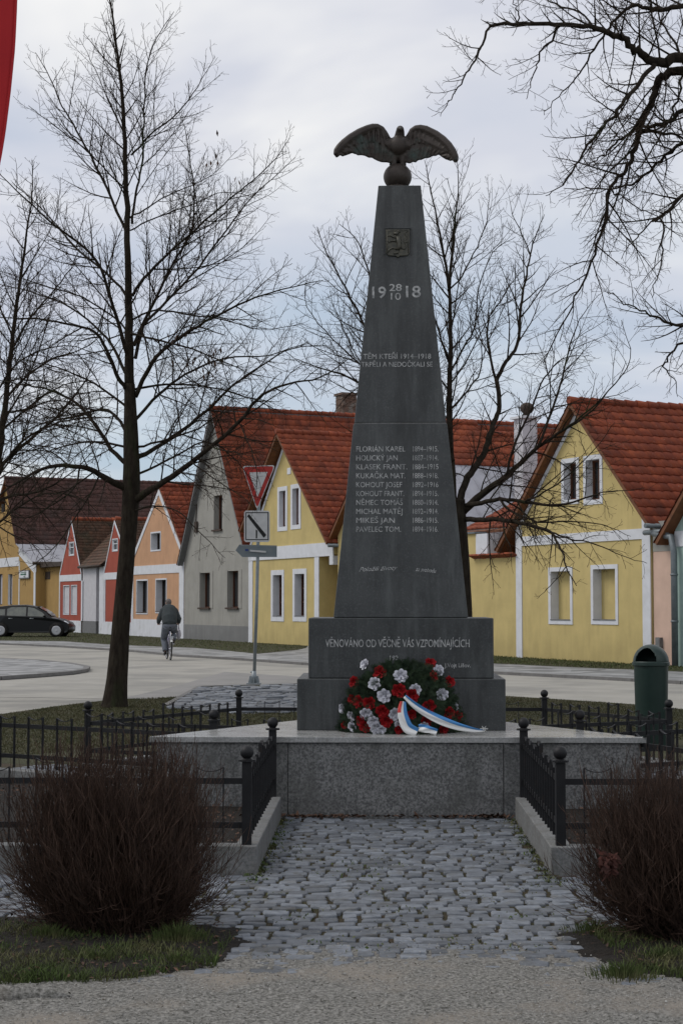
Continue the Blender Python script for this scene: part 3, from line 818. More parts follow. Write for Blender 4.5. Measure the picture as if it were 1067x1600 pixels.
# bronze bird on its globe
YE = 1.19
def EP(u, v, dy=0.0):
    p = WLl(P(u, v, LW(0, YE).y)); return Vector((p.x, YE + dy, p.z))
c = EP(621, 276.5); m_ = MB(); m_.ball(c, (.118, .118, .112), 32, 20); m_.lathe([(.075, c.z - .13), (.09, c.z - .10), (.085, c.z - .08)], 24, (c.x, YE, 0))
m_.lathe([(.10, 5.018), (.10, 5.03), (.07, 5.045)], 24, (c.x, YE, 0)); m_.build('bronze_globe', M['bronze'], parent=mon)
def q4(x, y): return 520 + x * .18744, 190 + y * .18744
wl_ = [(460, 135), (432, 92), (405, 62), (370, 48), (335, 52), (290, 70), (225, 105), (150, 160), (95, 212), (60, 252), (38, 285), (33, 305), (50, 327), (90, 330), (130, 310), (172, 288), (190, 296), (215, 306), (240, 300), (270, 304), (300, 316), (325, 313), (345, 325), (375, 338), (410, 347), (445, 346), (475, 350)]
wr_ = [(612, 145), (640, 110), (660, 78), (690, 62), (725, 62), (770, 76), (850, 125), (910, 178), (955, 230), (990, 285), (1010, 335), (1013, 355), (1000, 370), (965, 368), (930, 350), (900, 325), (876, 303), (850, 312), (825, 310), (800, 322), (765, 322), (735, 332), (710, 333), (690, 350), (665, 345), (640, 356), (615, 352)]
bird = MB()
def wing(poly, lead, sgn):
    pts = [EP(*q4(x, y)) for x, y in poly]
    cx = c.x
    def bow(p, th):      # wings sweep a little forward at the tips and cup
        d = abs(p.x - cx); return Vector((p.x, YE - .02 - .16 * (d / .47) ** 2 + th, p.z))
    bird.extr(pts, lambda p: bow(p, -.012), lambda p: bow(p, .014))
    n = lead
    lp = [bow(p, 0) for p in pts[:n]]
    lp = [p - Vector((0, 0, .012)) for p in lp]
    bird.tube(lp, [.022 + .016 * sin(pi * i / (n - 1)) for i in range(n)], 8)
    tr = pts[n:]; 
    for k, p in enumerate(tr):        # feather quills
        f = (k + .5) / len(tr); a = pts[min(n - 1, int((1 - f) * (n - 2)) + 1)]
        a2 = a.lerp(p, .35)
        bird.tube([bow(a2, -.012), bow(a2.lerp(p, .5), -.016), bow(p, -.008)], [.010, .012, .009], 6)
    # second row of coverts
    for k in range(9):
        f = k / 8; i0 = 2 + f * (n - 5); a = pts[int(i0)].lerp(pts[int(i0) + 1], i0 - int(i0)); b = tr[min(len(tr) - 1, int((1 - f) * (len(tr) - 1)))]
        bird.tube([bow(a.lerp(b, .12), -.016), bow(a.lerp(b, .5), -.024)], [.013, .009], 6)
wing(wl_, 13, -1); wing(wr_, 13, 1)
ch = EP(*q4(545, 215)); bird.ball(ch + Vector((0, -.02, 0)), (.085, .07, .085), 20, 14)
bird.tube([EP(*q4(440, 215), -.02), EP(*q4(500, 190), -.01), EP(*q4(545, 185), -.01), EP(*q4(595, 192), -.01), EP(*q4(650, 225), -.02)], [.045, .055, .055, .055, .045], 12)
bird.tube([EP(*q4(470, 290), 0), EP(*q4(545, 280), .01), EP(*q4(620, 295), 0)], [.05, .06, .05], 12)
bird.ball(EP(*q4(545, 160)), (.066, .055, .04), 16, 10)
bird.tube([EP(*q4(547, 180)), EP(*q4(556, 120), -.01), EP(*q4(560, 85), -.03), EP(*q4(560, 68), -.04)], [.055, .043, .036, .030], 12)
hd = EP(*q4(560, 78), -.035); bird.ball(hd, (.033, .04, .034), 14, 10)
bird.tube([hd + Vector((.0, -.03, .004)), hd + Vector((.004, -.058, -.006)), hd + Vector((.006, -.066, -.026))], [.014, .011, .004], 8)
for s_ in (-1, 1):
    bird.tube([EP(*q4(545 + s_ * 38, 250), -.01), EP(*q4(545 + s_ * 36, 310), -.02), EP(*q4(545 + s_ * 34, 372), -.03)], [.040, .030, .02], 10)
    for t in (-1, 0, 1):
        f0 = EP(*q4(545 + s_ * 34, 374), -.03); bird.tube([f0, f0 + Vector((t * .018, -.035, -.012)), f0 + Vector((t * .024, -.055, -.036))], [.011, .010, .006], 6)
bird.extr([EP(*q4(*p)) for p in [(490, 250), (600, 250), (612, 352), (605, 385), (480, 385), (470, 345)]], lambda p: p + Vector((0, .03, 0)), lambda p: p + Vector((0, .075, 0)))
be = bird.build('bronze_bird', M['bronze'], parent=mon, recalc=True); remesh(be, .0062, 1)
def debris(r):
    x = r.uniform(-4, 4.5); y = r.uniform(5.9, 7.9)
    return (x, y, max(.004, gravel_h(x, y) + .004))
flakes('gravel_debris', debris, 2600, .0055, mat('dark_plant_debris', (.03, .024, .016), (.07, .06, .045), attr=.5), 65, 'dark bits of plant debris scattered over the sandy gravel path', 'debris')
# ------------------------------------------------------------------ houses: one street line, x = -t along it, y into the houses
HA = atan2(UY, UX)
HZ = -0.04
FO = Vector((8.17, 44, 0))
RF = Matrix.Rotation(HA, 4, 'Z')
def fac(u, v, d=0.0):
    """pixel -> (x along the row, height) on the facade plane pushed back by d"""
    r = ray(u, v); n = Vector((WX, WY, 0)); o = Vector((0, 0, EYE))
    k = (FO + n * d - o).dot(n) / r.dot(n); p = o + r * k
    return (p - FO).dot(Vector((UX, UY, 0))), p.z
def rect(u0, v0, u1, v1, d=0.0):
    vm, um = (v0 + v1) / 2, (u0 + u1) / 2
    x0, x1 = fac(u0, vm, d)[0], fac(u1, vm, d)[0]
    return x0, x1, fac(um, v1, d)[1], fac(um, v0, d)[1]
class House:
    def __init__(s, name, t0, t1, label, cat='house', group=None):
        if cat == 'house': group = 'village houses along the street'
        s.x0, s.x1 = -t0, -t1          # left, right in row coordinates (t0 > t1)
        s.xm = (s.x0 + s.x1) / 2; p = Fc(-s.xm)
        s.root = thing(name, (p[0], p[1], HZ), label, cat, rz=HA, group=group)
        s.name = name
    def part(s, mb, nm, m, parent=None, **k):
        mb2 = mb; mb2.v = [(x - s.xm, y, z - HZ) for x, y, z in mb.v]
        return mb2.build(nm, m, parent=parent or s.root, **k)
def clip(poly, rc):
    x0, x1, z0, z1 = rc
    def cut(pts, f, ins):
        out = []
        for i in range(len(pts)):
            a, b = pts[i], pts[(i + 1) % len(pts)]; fa, fb = f(a), f(b)
            if fa >= 0: out.append(a)
            if (fa >= 0) != (fb >= 0):
                t = fa / (fa - fb); out.append((a[0] + (b[0] - a[0]) * t, a[1] + (b[1] - a[1]) * t))
        return out
    for f in (lambda p: p[0] - x0, lambda p: x1 - p[0], lambda p: p[1] - z0, lambda p: z1 - p[1]):
        if len(poly) < 3: return []
        poly = cut(poly, f, 0)
    return poly
def facade(mb, outline, holes, y=0.0):
    """a flat wall with true openings; outline convex in (x,z)"""
    xs = sorted({p[0] for p in outline} | {h[0] for h in holes} | {h[1] for h in holes})
    zs = sorted({p[1] for p in outline} | {h[2] for h in holes} | {h[3] for h in holes})
    for i in range(len(xs) - 1):
        for j in range(len(zs) - 1):
            cx, cz = (xs[i] + xs[i + 1]) / 2, (zs[j] + zs[j + 1]) / 2
            if any(h[0] < cx < h[1] and h[2] < cz < h[3] for h in holes): continue
            q = clip(outline, (xs[i], xs[i + 1], zs[j], zs[j + 1]))
            q2 = []
            for p in q:
                if not q2 or abs(p[0] - q2[-1][0]) + abs(p[1] - q2[-1][1]) > 1e-6: q2.append(p)
            if len(q2) > 1 and abs(q2[0][0] - q2[-1][0]) + abs(q2[0][1] - q2[-1][1]) < 1e-6: q2.pop()
            if len(q2) >= 3: mb.poly([(p[0], y, p[1]) for p in q2])
def window(H, hole, depth=.2, band=.0, bm=None, frame=None, kind='window', sill=None, bars=(1, 0), curtain=False, blindw=None, sill_out=.04, reveal=None, label=None):
    x0, x1, z0, z1 = hole
    m_ = MB()
    # reveal
    for a, b, c_, d_ in (((x0, z0), (x0, z1), 1, 0), ((x1, z0), (x1, z1), 1, 0), ((x0, z0), (x1, z0), 0, 0), ((x0, z1), (x1, z1), 0, 0)):
        m_.poly([(a[0], 0, a[1]), (b[0], 0, b[1]), (b[0], depth, b[1]), (a[0], depth, a[1])])
    if band:
        e = .022; w = band
        for bx in ((x0 - w, x0, z0 - w, z1 + w), (x1, x1 + w, z0 - w, z1 + w)): m_.b2(bx[0], bx[1], -e, .0015, bx[2], bx[3])
        m_.b2(x0, x1, -e, .0015, z1, z1 + w); m_.b2(x0, x1, -e, .0015, z0 - w, z0)
    w = H.part(m_, 'window' if not blindw else 'blind_window', reveal or bm or M['white'])
    if label: w['label'] = label
    if blindw:
        m_ = MB(); m_.poly([(x0, depth, z0), (x1, depth, z0), (x1, depth, z1), (x0, depth, z1)]); H.part(m_, 'niche_wall', blindw, parent=w)
        _fix(H, w)
    else:
        m_ = MB(); f = .055; y0, y1 = depth - .03, depth + .035
        m_.b2(x0, x0 + f, y0, y1, z0, z1); m_.b2(x1 - f, x1, y0, y1, z0, z1); m_.b2(x0 + f, x1 - f, y0, y1, z1 - f, z1); m_.b2(x0 + f, x1 - f, y0, y1, z0, z0 + f)
        for k in range(bars[0]):
            cx = x0 + (x1 - x0) * (k + 1) / (bars[0] + 1); m_.b2(cx - .035, cx + .035, y0 - .01, y1 - .005, z0 + f, z1 - f)
        for k in range(bars[1]):
            cz = z0 + (z1 - z0) * (.62 if bars[1] == 1 else (k + 1) / (bars[1] + 1)); m_.b2(x0 + f, x1 - f, y0 + .004, y1 - .008, cz - .022, cz + .022)
        H.part(m_, 'sash', frame or M['wood_d'], parent=w)
        m_ = MB(); m_.poly([(x0, depth + .02, z0), (x1, depth + .02, z0), (x1, depth + .02, z1), (x0, depth + .02, z1)])
        H.part(m_, 'pane', M['curtain'] if curtain else M['glass_w'], parent=w)
    if sill is not None:
        m_ = MB(); m_.b2(x0 - .01 if band else x0 - .06, x1 + .01 if band else x1 + .06, -sill_out, depth - .03, z0 - .001 if band else z0 - .05, z0 + .022)
        H.part(m_, 'sill', sill, parent=w)
    return w
def _fix(H, w): pass
def tiled(mb, o, ax, up, L, S, nrm, tw=.30, course=.34, amp=.022, per=6, step=.028, seed=1):
    """corrugated, stepped tile courses: o lower-left, ax along eaves, up up the slope"""
    r = random.Random(seed); nc = max(1, int(round(S / course))); cw = S / nc; nt_ = max(1, int(round(L / tw))); w = L / nt_
    for i in range(nc):
        for k in range(nt_):
            mb.cur = r.random(); lo = r.gauss(0, .003)
            prev = None
            for j in range(per + 1):
                f = j / per; x = (k + f) * w; h = amp * (sin(2 * pi * f - .6) * .7 + .3 * sin(4 * pi * f))
                drop = -.018 * sin(pi * f)
                a = o + ax * x + up * (i * cw - .03 + drop) + nrm * (h + step + .012 + lo)
                b = o + ax * x + up * ((i + 1) * cw + .02) + nrm * (h + .012)
                c_ = o + ax * x + up * (i * cw - .03 + drop) + nrm * (h - .012)
                cur = (mb.V(c_), mb.V(a), mb.V(b))
                if prev:
                    mb.F([prev[1], cur[1], cur[2], prev[2]], True); mb.F([prev[0], cur[0], cur[1], prev[1]])
                prev = cur
def slope(H, xr, zr, xe, ze, y0, y1, m, nm='roof_slope', per=6, tw=.3, course=.34, seed=1, thick=.10, parent=None, amp=.022, under=None):
    """roof plane from ridge (xr,zr) to eaves (xe,ze), y0..y1"""
    up = Vector((xr - xe, 0, zr - ze)); S = up.length; up.normalize(); ax = Vector((0, 1, 0))
    nrm = Vector((-up.z, 0, up.x)) if xe < xr else Vector((up.z, 0, -up.x))
    if nrm.z < 0: nrm = -nrm
    m_ = MB(); tiled(m_, Vector((xe, y0, ze)), ax, up, y1 - y0, S, nrm, tw=tw, course=course, per=per, seed=seed, amp=amp)
    t = H.part(m_, nm, m, parent=parent, attr=True)
    m_ = MB(); q = []
    for y in (y0 + .02, y1 - .02):
        for (x, z) in ((xr, zr), (xe, ze)):
            for k in (-.012, -.012 - thick): q.append(m_.V(Vector((x, y, z)) + nrm * k))
    a = q
    for fc in ((0, 2, 3, 1), (4, 5, 7, 6), (0, 1, 5, 4), (2, 6, 7, 3), (0, 4, 6, 2), (1, 3, 7, 5)): m_.F([a[i] for i in fc])
    b = H.part(m_, 'roof_boards', under or M['soffit'], parent=parent, recalc=True)
    return t
def ridge(H, x, z, y0, y1, m, parent=None, r_=.11):
    m_ = MB(); n = int((y1 - y0) / .38); w = (y1 - y0) / n; rr = random.Random(4)
    for k in range(n):
        m_.cur = rr.random(); m_.tube([(x, y0 + k * w - .02, z + .02), (x, y0 + (k + 1) * w + .02, z)], [r_ + .012, r_ - .006], 10)
    return H.part(m_, 'ridge_tiles', m, parent=parent, attr=True)
def pil(H, x0, x1, z0, z1, m, nm='pilaster', e=.028, parent=None):
    m_ = MB(); m_.b2(x0, x1, -e, .002, z0, z1); return H.part(m_, nm, m, parent=parent)
def body(H, x0, x1, ze, depth, m, back=True, zr=None, nm='side_walls', y0=0.0):
    m_ = MB()
    for x in (x0, x1): m_.poly([(x, y0, HZ - .1), (x, depth, HZ - .1), (x, depth, ze), (x, y0, ze)])
    if zr: m_.poly([(x0, depth, HZ - .1), (x1, depth, HZ - .1), (x1, depth, ze), ((x0 + x1) / 2, depth, zr), (x0, depth, ze)])
    return H.part(m_, nm, m)
def rake_band(H, x0, x1, ze, zr, w, m, e=.026, xm=None):
    xm = xm if xm is not None else (x0 + x1) / 2
    for nm, (xa, s_) in (('l', (x0, 1)), ('r', (x1, -1))):
        m_ = MB(); L = Vector((xm - xa, zr - ze)); n = Vector((L.y, -L.x)).normalized() * w
        if n.y > 0: n = -n
        pts = [(xa, ze), (xm, zr), (xm, zr - w * 1.6), (xa, ze - w * 1.6)]
        m_.extr(pts, lambda p: (p[0], -e, p[1]), lambda p: (p[0], .001, p[1])); H.part(m_, 'rake_trim', m, recalc=True)

# --- right yellow house with blind windows
W_ = 6.79
H = House('gabled_house', W_, 0, 'yellow gabled house at the right with two blind niches below and two brown attic windows')
xl, xr = -W_, 0.0; xm = (xl + xr) / 2; EZ, AZ = 3.80, 7.12
holes = [rect(881, 723, 900.5, 781), rect(915.5, 718, 937, 781), rect(860.5, 892.7, 890.8, 969), rect(927, 889, 961.5, 969)]
m_ = MB(); facade(m_, [(xl, HZ - .1), (xr, HZ - .1), (xr, EZ), (xm, AZ), (xl, EZ)], holes); wall = H.part(m_, 'wall', M['yellow'])
body(H, xl, xr, EZ, 11, M['yellow'], zr=AZ)
for h in holes[:2]: window(H, h, .24, .13, M['white'], M['wood_d'], bars=(1, 0))
for h in holes[2:]: window(H, h, .26, .12, M['white'], blindw=M['yellow'], sill=M['slate'])
pil(H, xl, xl + .33, HZ, EZ, M['white']); pil(H, xr - .36, xr, HZ, EZ + .1, M['white'])
pil(H, xl + .33, xr - .36, 3.30, 3.58, M['white'], 'cornice_band')
rake_band(H, xl + .02, xr - .02, EZ, AZ, .11, M['white'], xm=xm)
sl = (AZ - EZ) / (xr - xm); oe = .30
slope(H, xm, AZ + .17, xr + oe, AZ + .17 - sl * (xr + oe - xm), -.30, 11.2, M['tile'], seed=21)
slope(H, xm, AZ + .17, xl - .78, AZ + .17 - sl * (xm - xl + .78), -.30, 11.2, M['tile'], seed=22)
ridge(H, xm, AZ + .20, -.30, 11.2, M['tile'])
m_ = MB(); m_.tube([(xr + .34, -.42, 3.62), (xr + .34, 6, 3.58)], .065, 8); H.part(m_, 'gutter', M['zinc'])

# --- courtyard wall with tiled coping and porch, left of it
H = House('courtyard_wall', 11.4, 6.83, 'yellow courtyard wall with red tile coping between the monument and the right yellow house', 'wall')
m_ = MB(); a = fac(742, 850)[0]; b = fac(760, 850)[0]
m_.b2(-11.4, a, 0.03, .45, HZ - .1, 3.78); m_.b2(a, -6.83, .03, .45, HZ - .1, 2.98); H.part(m_, 'wall', M['yellow'])
m_ = MB(); m_.b2(-11.42, a + .02, -.05, .5, 3.781, 3.84); H.part(m_, 'metal_capping', M['zinc'])
m_ = MB(); m_.b2(a + .004, b, 0.02, .46, 2.982, 3.76); H.part(m_, 'white_pier', M['white'])
m_ = MB(); r = random.Random(3); x = a - .15
while x < -6.84:
    m_.cur = r.random(); m_.box((x + .14, -.02, 3.02 + .015 * r.random()), (.25, .36, .05), Matrix.Rotation(radians(-24), 3, 'X')); x += .27
H.part(m_, 'tile_coping', M['tile2'], attr=True)
# --- porch roof behind the wall
H = House('porch', 11.0, 6.9, 'dark porch with a low red tiled roof and dark grille behind the courtyard wall', 'porch')
m_ = MB(); m_.poly([(b, 1.3, 2.6), (-6.9, 1.3, 2.6), (-6.9, 1.3, 4.4), (b, 1.3, 4.4)]); m_.b2(-11, -6.9, 3.2, 3.4, HZ, 4.9); H.part(m_, 'back_wall', M['dark'])  # near-black sheet and wall carry the recess's shade in their colour
m_ = MB()
for k in range(7): m_.b2(b + .1 + k * .42, b + .14 + k * .42, .8, .84, 2.9, 3.9)
for z in (3.2, 3.5): m_.b2(b, -6.9, .8, .83, z, z + .035)
H.part(m_, 'iron_grille', M['wood_dark'])
m_ = MB(); up = Vector((0, 2.6, 1.25)).normalized(); tiled(m_, Vector((-11.0, .55, 3.98)), Vector((1, 0, 0)), up, 4.08, 2.6, Vector((0, -up.z, up.y)), seed=8)
H.part(m_, 'porch_roof', M['tile'], attr=True)
m_ = MB(); m_.box((-8.95, 1.7, 4.46), (4.05, 2.85, .08), Matrix.Rotation(atan2(1.25, 2.6), 3, 'X')); H.part(m_, 'roof_boards', M['soffit'])
m_ = MB(); m_.b2(-11.0, -6.9, .5, .6, 3.86, 3.94); H.part(m_, 'gutter', M['zinc'])

# --- house hidden behind the obelisk: its roof shows on both sides
H = House('gabled_house', 19.4, 11.45, 'house behind the monument, only its red and grey sheet roof and white chimney in view')
xl, xr = -19.4, -11.45; xm = (xl + xr) / 2; EZ, AZ = 4.1, 7.85
m_ = MB(); facade(m_, [(xl, HZ - .1), (xr, HZ - .1), (xr, EZ), (xm, AZ), (xl, EZ)], []); H.part(m_, 'wall', M['yellow'])
body(H, xl, xr, EZ, 12, M['yellow'], zr=AZ - .5)
sl = (AZ - EZ) / (xr - xm)
ZK = 6.38; xk = xm + (AZ + .15 - ZK) / sl
slope(H, xm, AZ + .15, xk, ZK, -.3, 3.6, M['tile2'], seed=31, nm='upper_roof')
slope(H, xm + .42, AZ + .15 - .42 * sl - .01, xk, ZK - .01, 3.65, 14, M['tile2'], seed=32, nm='rear_roof')
slope(H, xm, AZ + .15, xl - .3, EZ - .15, -.3, 3.6, M['tile2'], seed=33)
slope(H, xm + .42, AZ + .14 - .42 * sl, xl - .3, EZ - .30, 3.65, 14, M['tile2'], seed=34)
m_ = MB(); m_.poly([(xl, 3.62, EZ - .2), (xm, 3.62, AZ + .12), (xk, 3.62, ZK - .1), (xr, 3.62, EZ - .2)]); H.part(m_, 'step_gable', M['tile2'])
ridge(H, xm, AZ + .17, -.3, 3.6, M['tile2']); ridge(H, xm + .42, AZ + .16 - .42 * sl, 3.65, 14, M['tile2'])
m_ = MB(); xe, ze = xr + .75, ZK - .03 - sl * (xr + .75 - xk) 
m_.poly([(xk, -.25, ZK - .02), (xe, -.25, ze), (xe, 13.5, ze), (xk, 13.5, ZK - .02)])
for k in range(23):
    y = -.2 + k * .6; m_.bar((xk, y, ZK), (xe, y, ze + .02), .03, .03)
H.part(m_, 'sheet_roof', M['sheet'])
m_ = MB(); cy = 3.2; cx = fac(821, 700, cy)[0]; zt = fac(821, 655, cy)[1]
m_.box((cx, cy, (zt + 3.9) / 2), (.56, .56, zt - 3.9)); ch_ = H.part(m_, 'chimney', M['blind'])
m_ = MB(); m_.box((cx, cy, zt + .04), (.76, .76, .08)); H.part(m_, 'chimney_cap', M['white'], parent=ch_)
m_ = MB(); m_.ball((cx + .1, cy, zt + .36), (.24, .24, .2), 14, 8); m_.tube([(cx, cy, zt), (cx + .05, cy, zt + .3)], .1, 8); H.part(m_, 'cowl', M['wood_dark'], parent=ch_)

# --- left yellow house
H = House('gabled_house', 28.06, 19.75, 'yellow gabled house just left of the monument, with white-framed brown windows', group=None)
xl, xr = -28.06, -19.75; xm = fac(447.5, 700)[0]; EZ, AZ = 3.92, 8.15
xrec = fac(499, 940)[0]
holes = [rect(436.9, 767, 446.9, 823), rect(457.6, 763, 467.8, 820), rect(427.2, 898.5, 441.2, 963), rect(461.2, 896.7, 476.2, 963)]
m_ = MB(); facade(m_, [(xl, HZ - .1), (xrec, HZ - .1), (xrec, 3.4), (xl, 3.4)], holes[2:]); facade(m_, [(xl, 3.4), (xr, 3.4), (xr, EZ), (xm, AZ), (xl, EZ)], holes[:2])
m_.poly([(xrec, 0, HZ), (xrec, 1.6, HZ), (xrec, 1.6, 3.4), (xrec, 0, 3.4)]); m_.poly([(xrec, 0, 3.4), (xr, 0, 3.4), (xr, 1.6, 3.4), (xrec, 1.6, 3.4)])
wall = H.part(m_, 'wall', M['yellow'])
m_ = MB(); m_.poly([(xrec, 1.6, HZ - .1), (xr + .4, 1.6, HZ - .1), (xr + .4, 1.6, 3.4), (xrec, 1.6, 3.4)]); H.part(m_, 'recessed_wall', M['yellow_shade'])
body(H, xl, xr, EZ, 15, M['yellow'], zr=AZ, y0=1.6)
m_ = MB(); m_.poly([(xr, 0, 3.4), (xr, 1.6, 3.4), (xr, 1.6, EZ), (xr, 0, EZ)]); H.part(m_, 'side_panel', M['yellow'])
for h in holes[:2]:
    w_ = window(H, h, .20, .17, M['white'], M['wood_d'], bars=(1, 0)); m_ = MB(); m_.grid(lambda a, b: (h[0] + .06 + (h[1] - h[0] - .12) * a, .205 + .01 * sin(a * 22), h[2] + .08 + (h[3] - h[2] - .14) * b), 16, 2); H.part(m_, 'lace_curtain', M['curtain'], parent=w_)
for h in holes[2:]: window(H, h, .30, .20, M['white'], M['wood_d'], sill=M['slate'], bars=(1, 2))
x0, x1, z0, z1 = rect(449.5, 731, 455, 741); m_ = MB(); m_.b2(x0, x1, -.02, .002, z0, z1); H.part(m_, 'gable_vent', M['white'])
pil(H, xl, xl + .42, HZ, 3.35, M['white']); pil(H, xrec - .40, xrec, HZ, 3.35, M['white'])
pil(H, xl, xr, 3.35, 3.86, M['white'], 'cornice_band', e=.045)
m_ = MB(); m_.b2(xr - .30, xr + .02, -.047, .3, 3.02, 3.35); H.part(m_, 'corbel', M['white'])
rake_band(H, xl + .02, xr - .02, EZ, AZ, .13, M['white'], xm=xm)
sl = (AZ - EZ) / (xr - xm); oe = .30
slope(H, xm, AZ + .2, xr + oe, AZ + .2 - sl * (xr + oe - xm), -.45, 15, M['tile'], seed=41)
slope(H, xm, AZ + .2, xl - .1, AZ + .2 - sl * (xm - xl + .1), -.45, 15, M['tile'], seed=42)
ridge(H, xm, AZ + .22, -.45, 15, M['tile'])
m_ = MB(); m_.tube([(xr + .34, -.4, 3.72), (xr + .34, 5, 3.72)], .07, 8); H.part(m_, 'gutter', M['zinc'])
m_ = MB(); d_ = 11.0; cx, cz = fac(541, 640, d_); m_.box((cx, d_, cz - .3), (.85, .8, 2.1)); m_.box((cx, d_, cz + .78), (1.0, .95, .12)); H.part(m_, 'chimney', M['brick'])

# --- grey house
H = House('gabled_house', 35.9, 28.06, 'tall grey rendered gable house with brown windows, behind the give-way sign')
xl, xr = -35.9, -28.06; xm = fac(338.5, 700)[0]; EZ, AZ = 3.78, 9.90
holes = [rect(334.5, 774, 347.5, 828), rect(371.2, 803, 375, 820), rect(313, 895, 329, 950), rect(356, 892, 373.2, 950)]
m_ = MB(); facade(m_, [(xl, HZ - .1), (xr, HZ - .1), (xr, EZ), (xm, AZ), (xl, EZ)], holes); H.part(m_, 'wall', M['grey_w'])
body(H, xl, xr, EZ, 15, M['grey_w'], zr=AZ)
for i, h in enumerate(holes): window(H, h, .28, .0, M['grey_w'], M['wood_d'], sill=M['sill_br'] if i != 1 else None, bars=(1 if i != 1 else 0, 0), sill_out=.10)
for h in holes[2:]:
    for a_, b_ in ((h[0] - .35, h[0]), (h[1], h[1] + .35)): pil(H, a_, b_, h[2] - .02, h[3] + .06, M['grey_w'], 'window_surround', e=.02)
x0, x1, z0, z1 = rect(306.5, 815, 310, 832); m_ = MB(); m_.b2(x0, x1, -.08, .0, z0, z1); m_.tube([((x0 + x1) / 2, -.05, z1), ((x0 + x1) / 2, -.02, z1 + .8)], .02, 6); H.part(m_, 'wall_lamp', M['wood_dark'])
m_ = MB(); m_.b2(xl, xr, -.03, .001, HZ - .1, .62); H.part(m_, 'plinth', M['grey_plinth'])
rake_band(H, xl + .02, xr - .02, EZ, AZ, .10, M['grey_plinth'], xm=xm)
sl = (AZ - EZ) / (xr - xm); oe = .10
slope(H, xm, AZ + .2, xr + oe, AZ + .2 - sl * (xr + oe - xm), -.30, 19, M['tile'], seed=51, under=M['slate'])
slope(H, xm, AZ + .2, xl - .25, AZ + .2 - sl * (xm - xl + .25), -.30, 19, M['tile'], seed=52, under=M['slate'])
ridge(H, xm, AZ + .24, -.3, 19, M['tile'])
m_ = MB(); d_ = 9.0; cx, cz = fac(434.7, 623, d_); m_.tube([(xm, d_, AZ), (xm, d_, cz)], .17, 12); H.part(m_, 'flue_pipe', M['wood_dark'])

# --- orange house
H = House('gabled_house', 43.6, 35.94, 'orange rendered gable house behind the cyclist, white trims and a brown attic window')
xl, xr = -43.6, -35.94; xm = fac(248.8, 800)[0]; EZ, AZ = 3.82, 7.05
holes = [rect(237, 833, 251.3, 859), rect(214.5, 907.5, 231, 957.5), rect(244.5, 906, 260.5, 956)]
m_ = MB(); facade(m_, [(xl, HZ - .1), (xr, HZ - .1), (xr, EZ), (xm, AZ), (xl, EZ)], holes); H.part(m_, 'wall', M['orange'])
body(H, xl, xr, EZ, 12, M['orange'], zr=AZ)
for h in holes: window(H, h, .34, .07, M['white'], M['wood_dark'], sill=M['sill_br'] if h[2] < 3 else None, bars=(1, 0))
pil(H, xl, xl + .3, HZ, EZ, M['white']); pil(H, xr - .62, xr, HZ, EZ + .03, M['white'])
pil(H, xl + .3, xr - .62, 3.0, 3.42, M['white'], 'cornice_band')
m_ = MB(); m_.b2(xl + .3, xr - .62, -.03, .001, HZ - .1, .80); H.part(m_, 'plinth', M['white'])
rake_band(H, xl + .02, xr - .02, EZ, AZ, .17, M['white'], xm=xm)
sl = (AZ - EZ) / (xr - xm)
slope(H, xm, AZ + .15, xr + .02, AZ + .15 - sl * (xr + .02 - xm), -.02, 12, M['tile'], seed=61, per=4)
slope(H, xm, AZ + .15, xl - .2, AZ + .15 - sl * (xm - xl + .2), -.02, 12, M['tile_brown'], seed=62, per=4)
ridge(H, xm, AZ + .18, .05, 12, M['tile'])

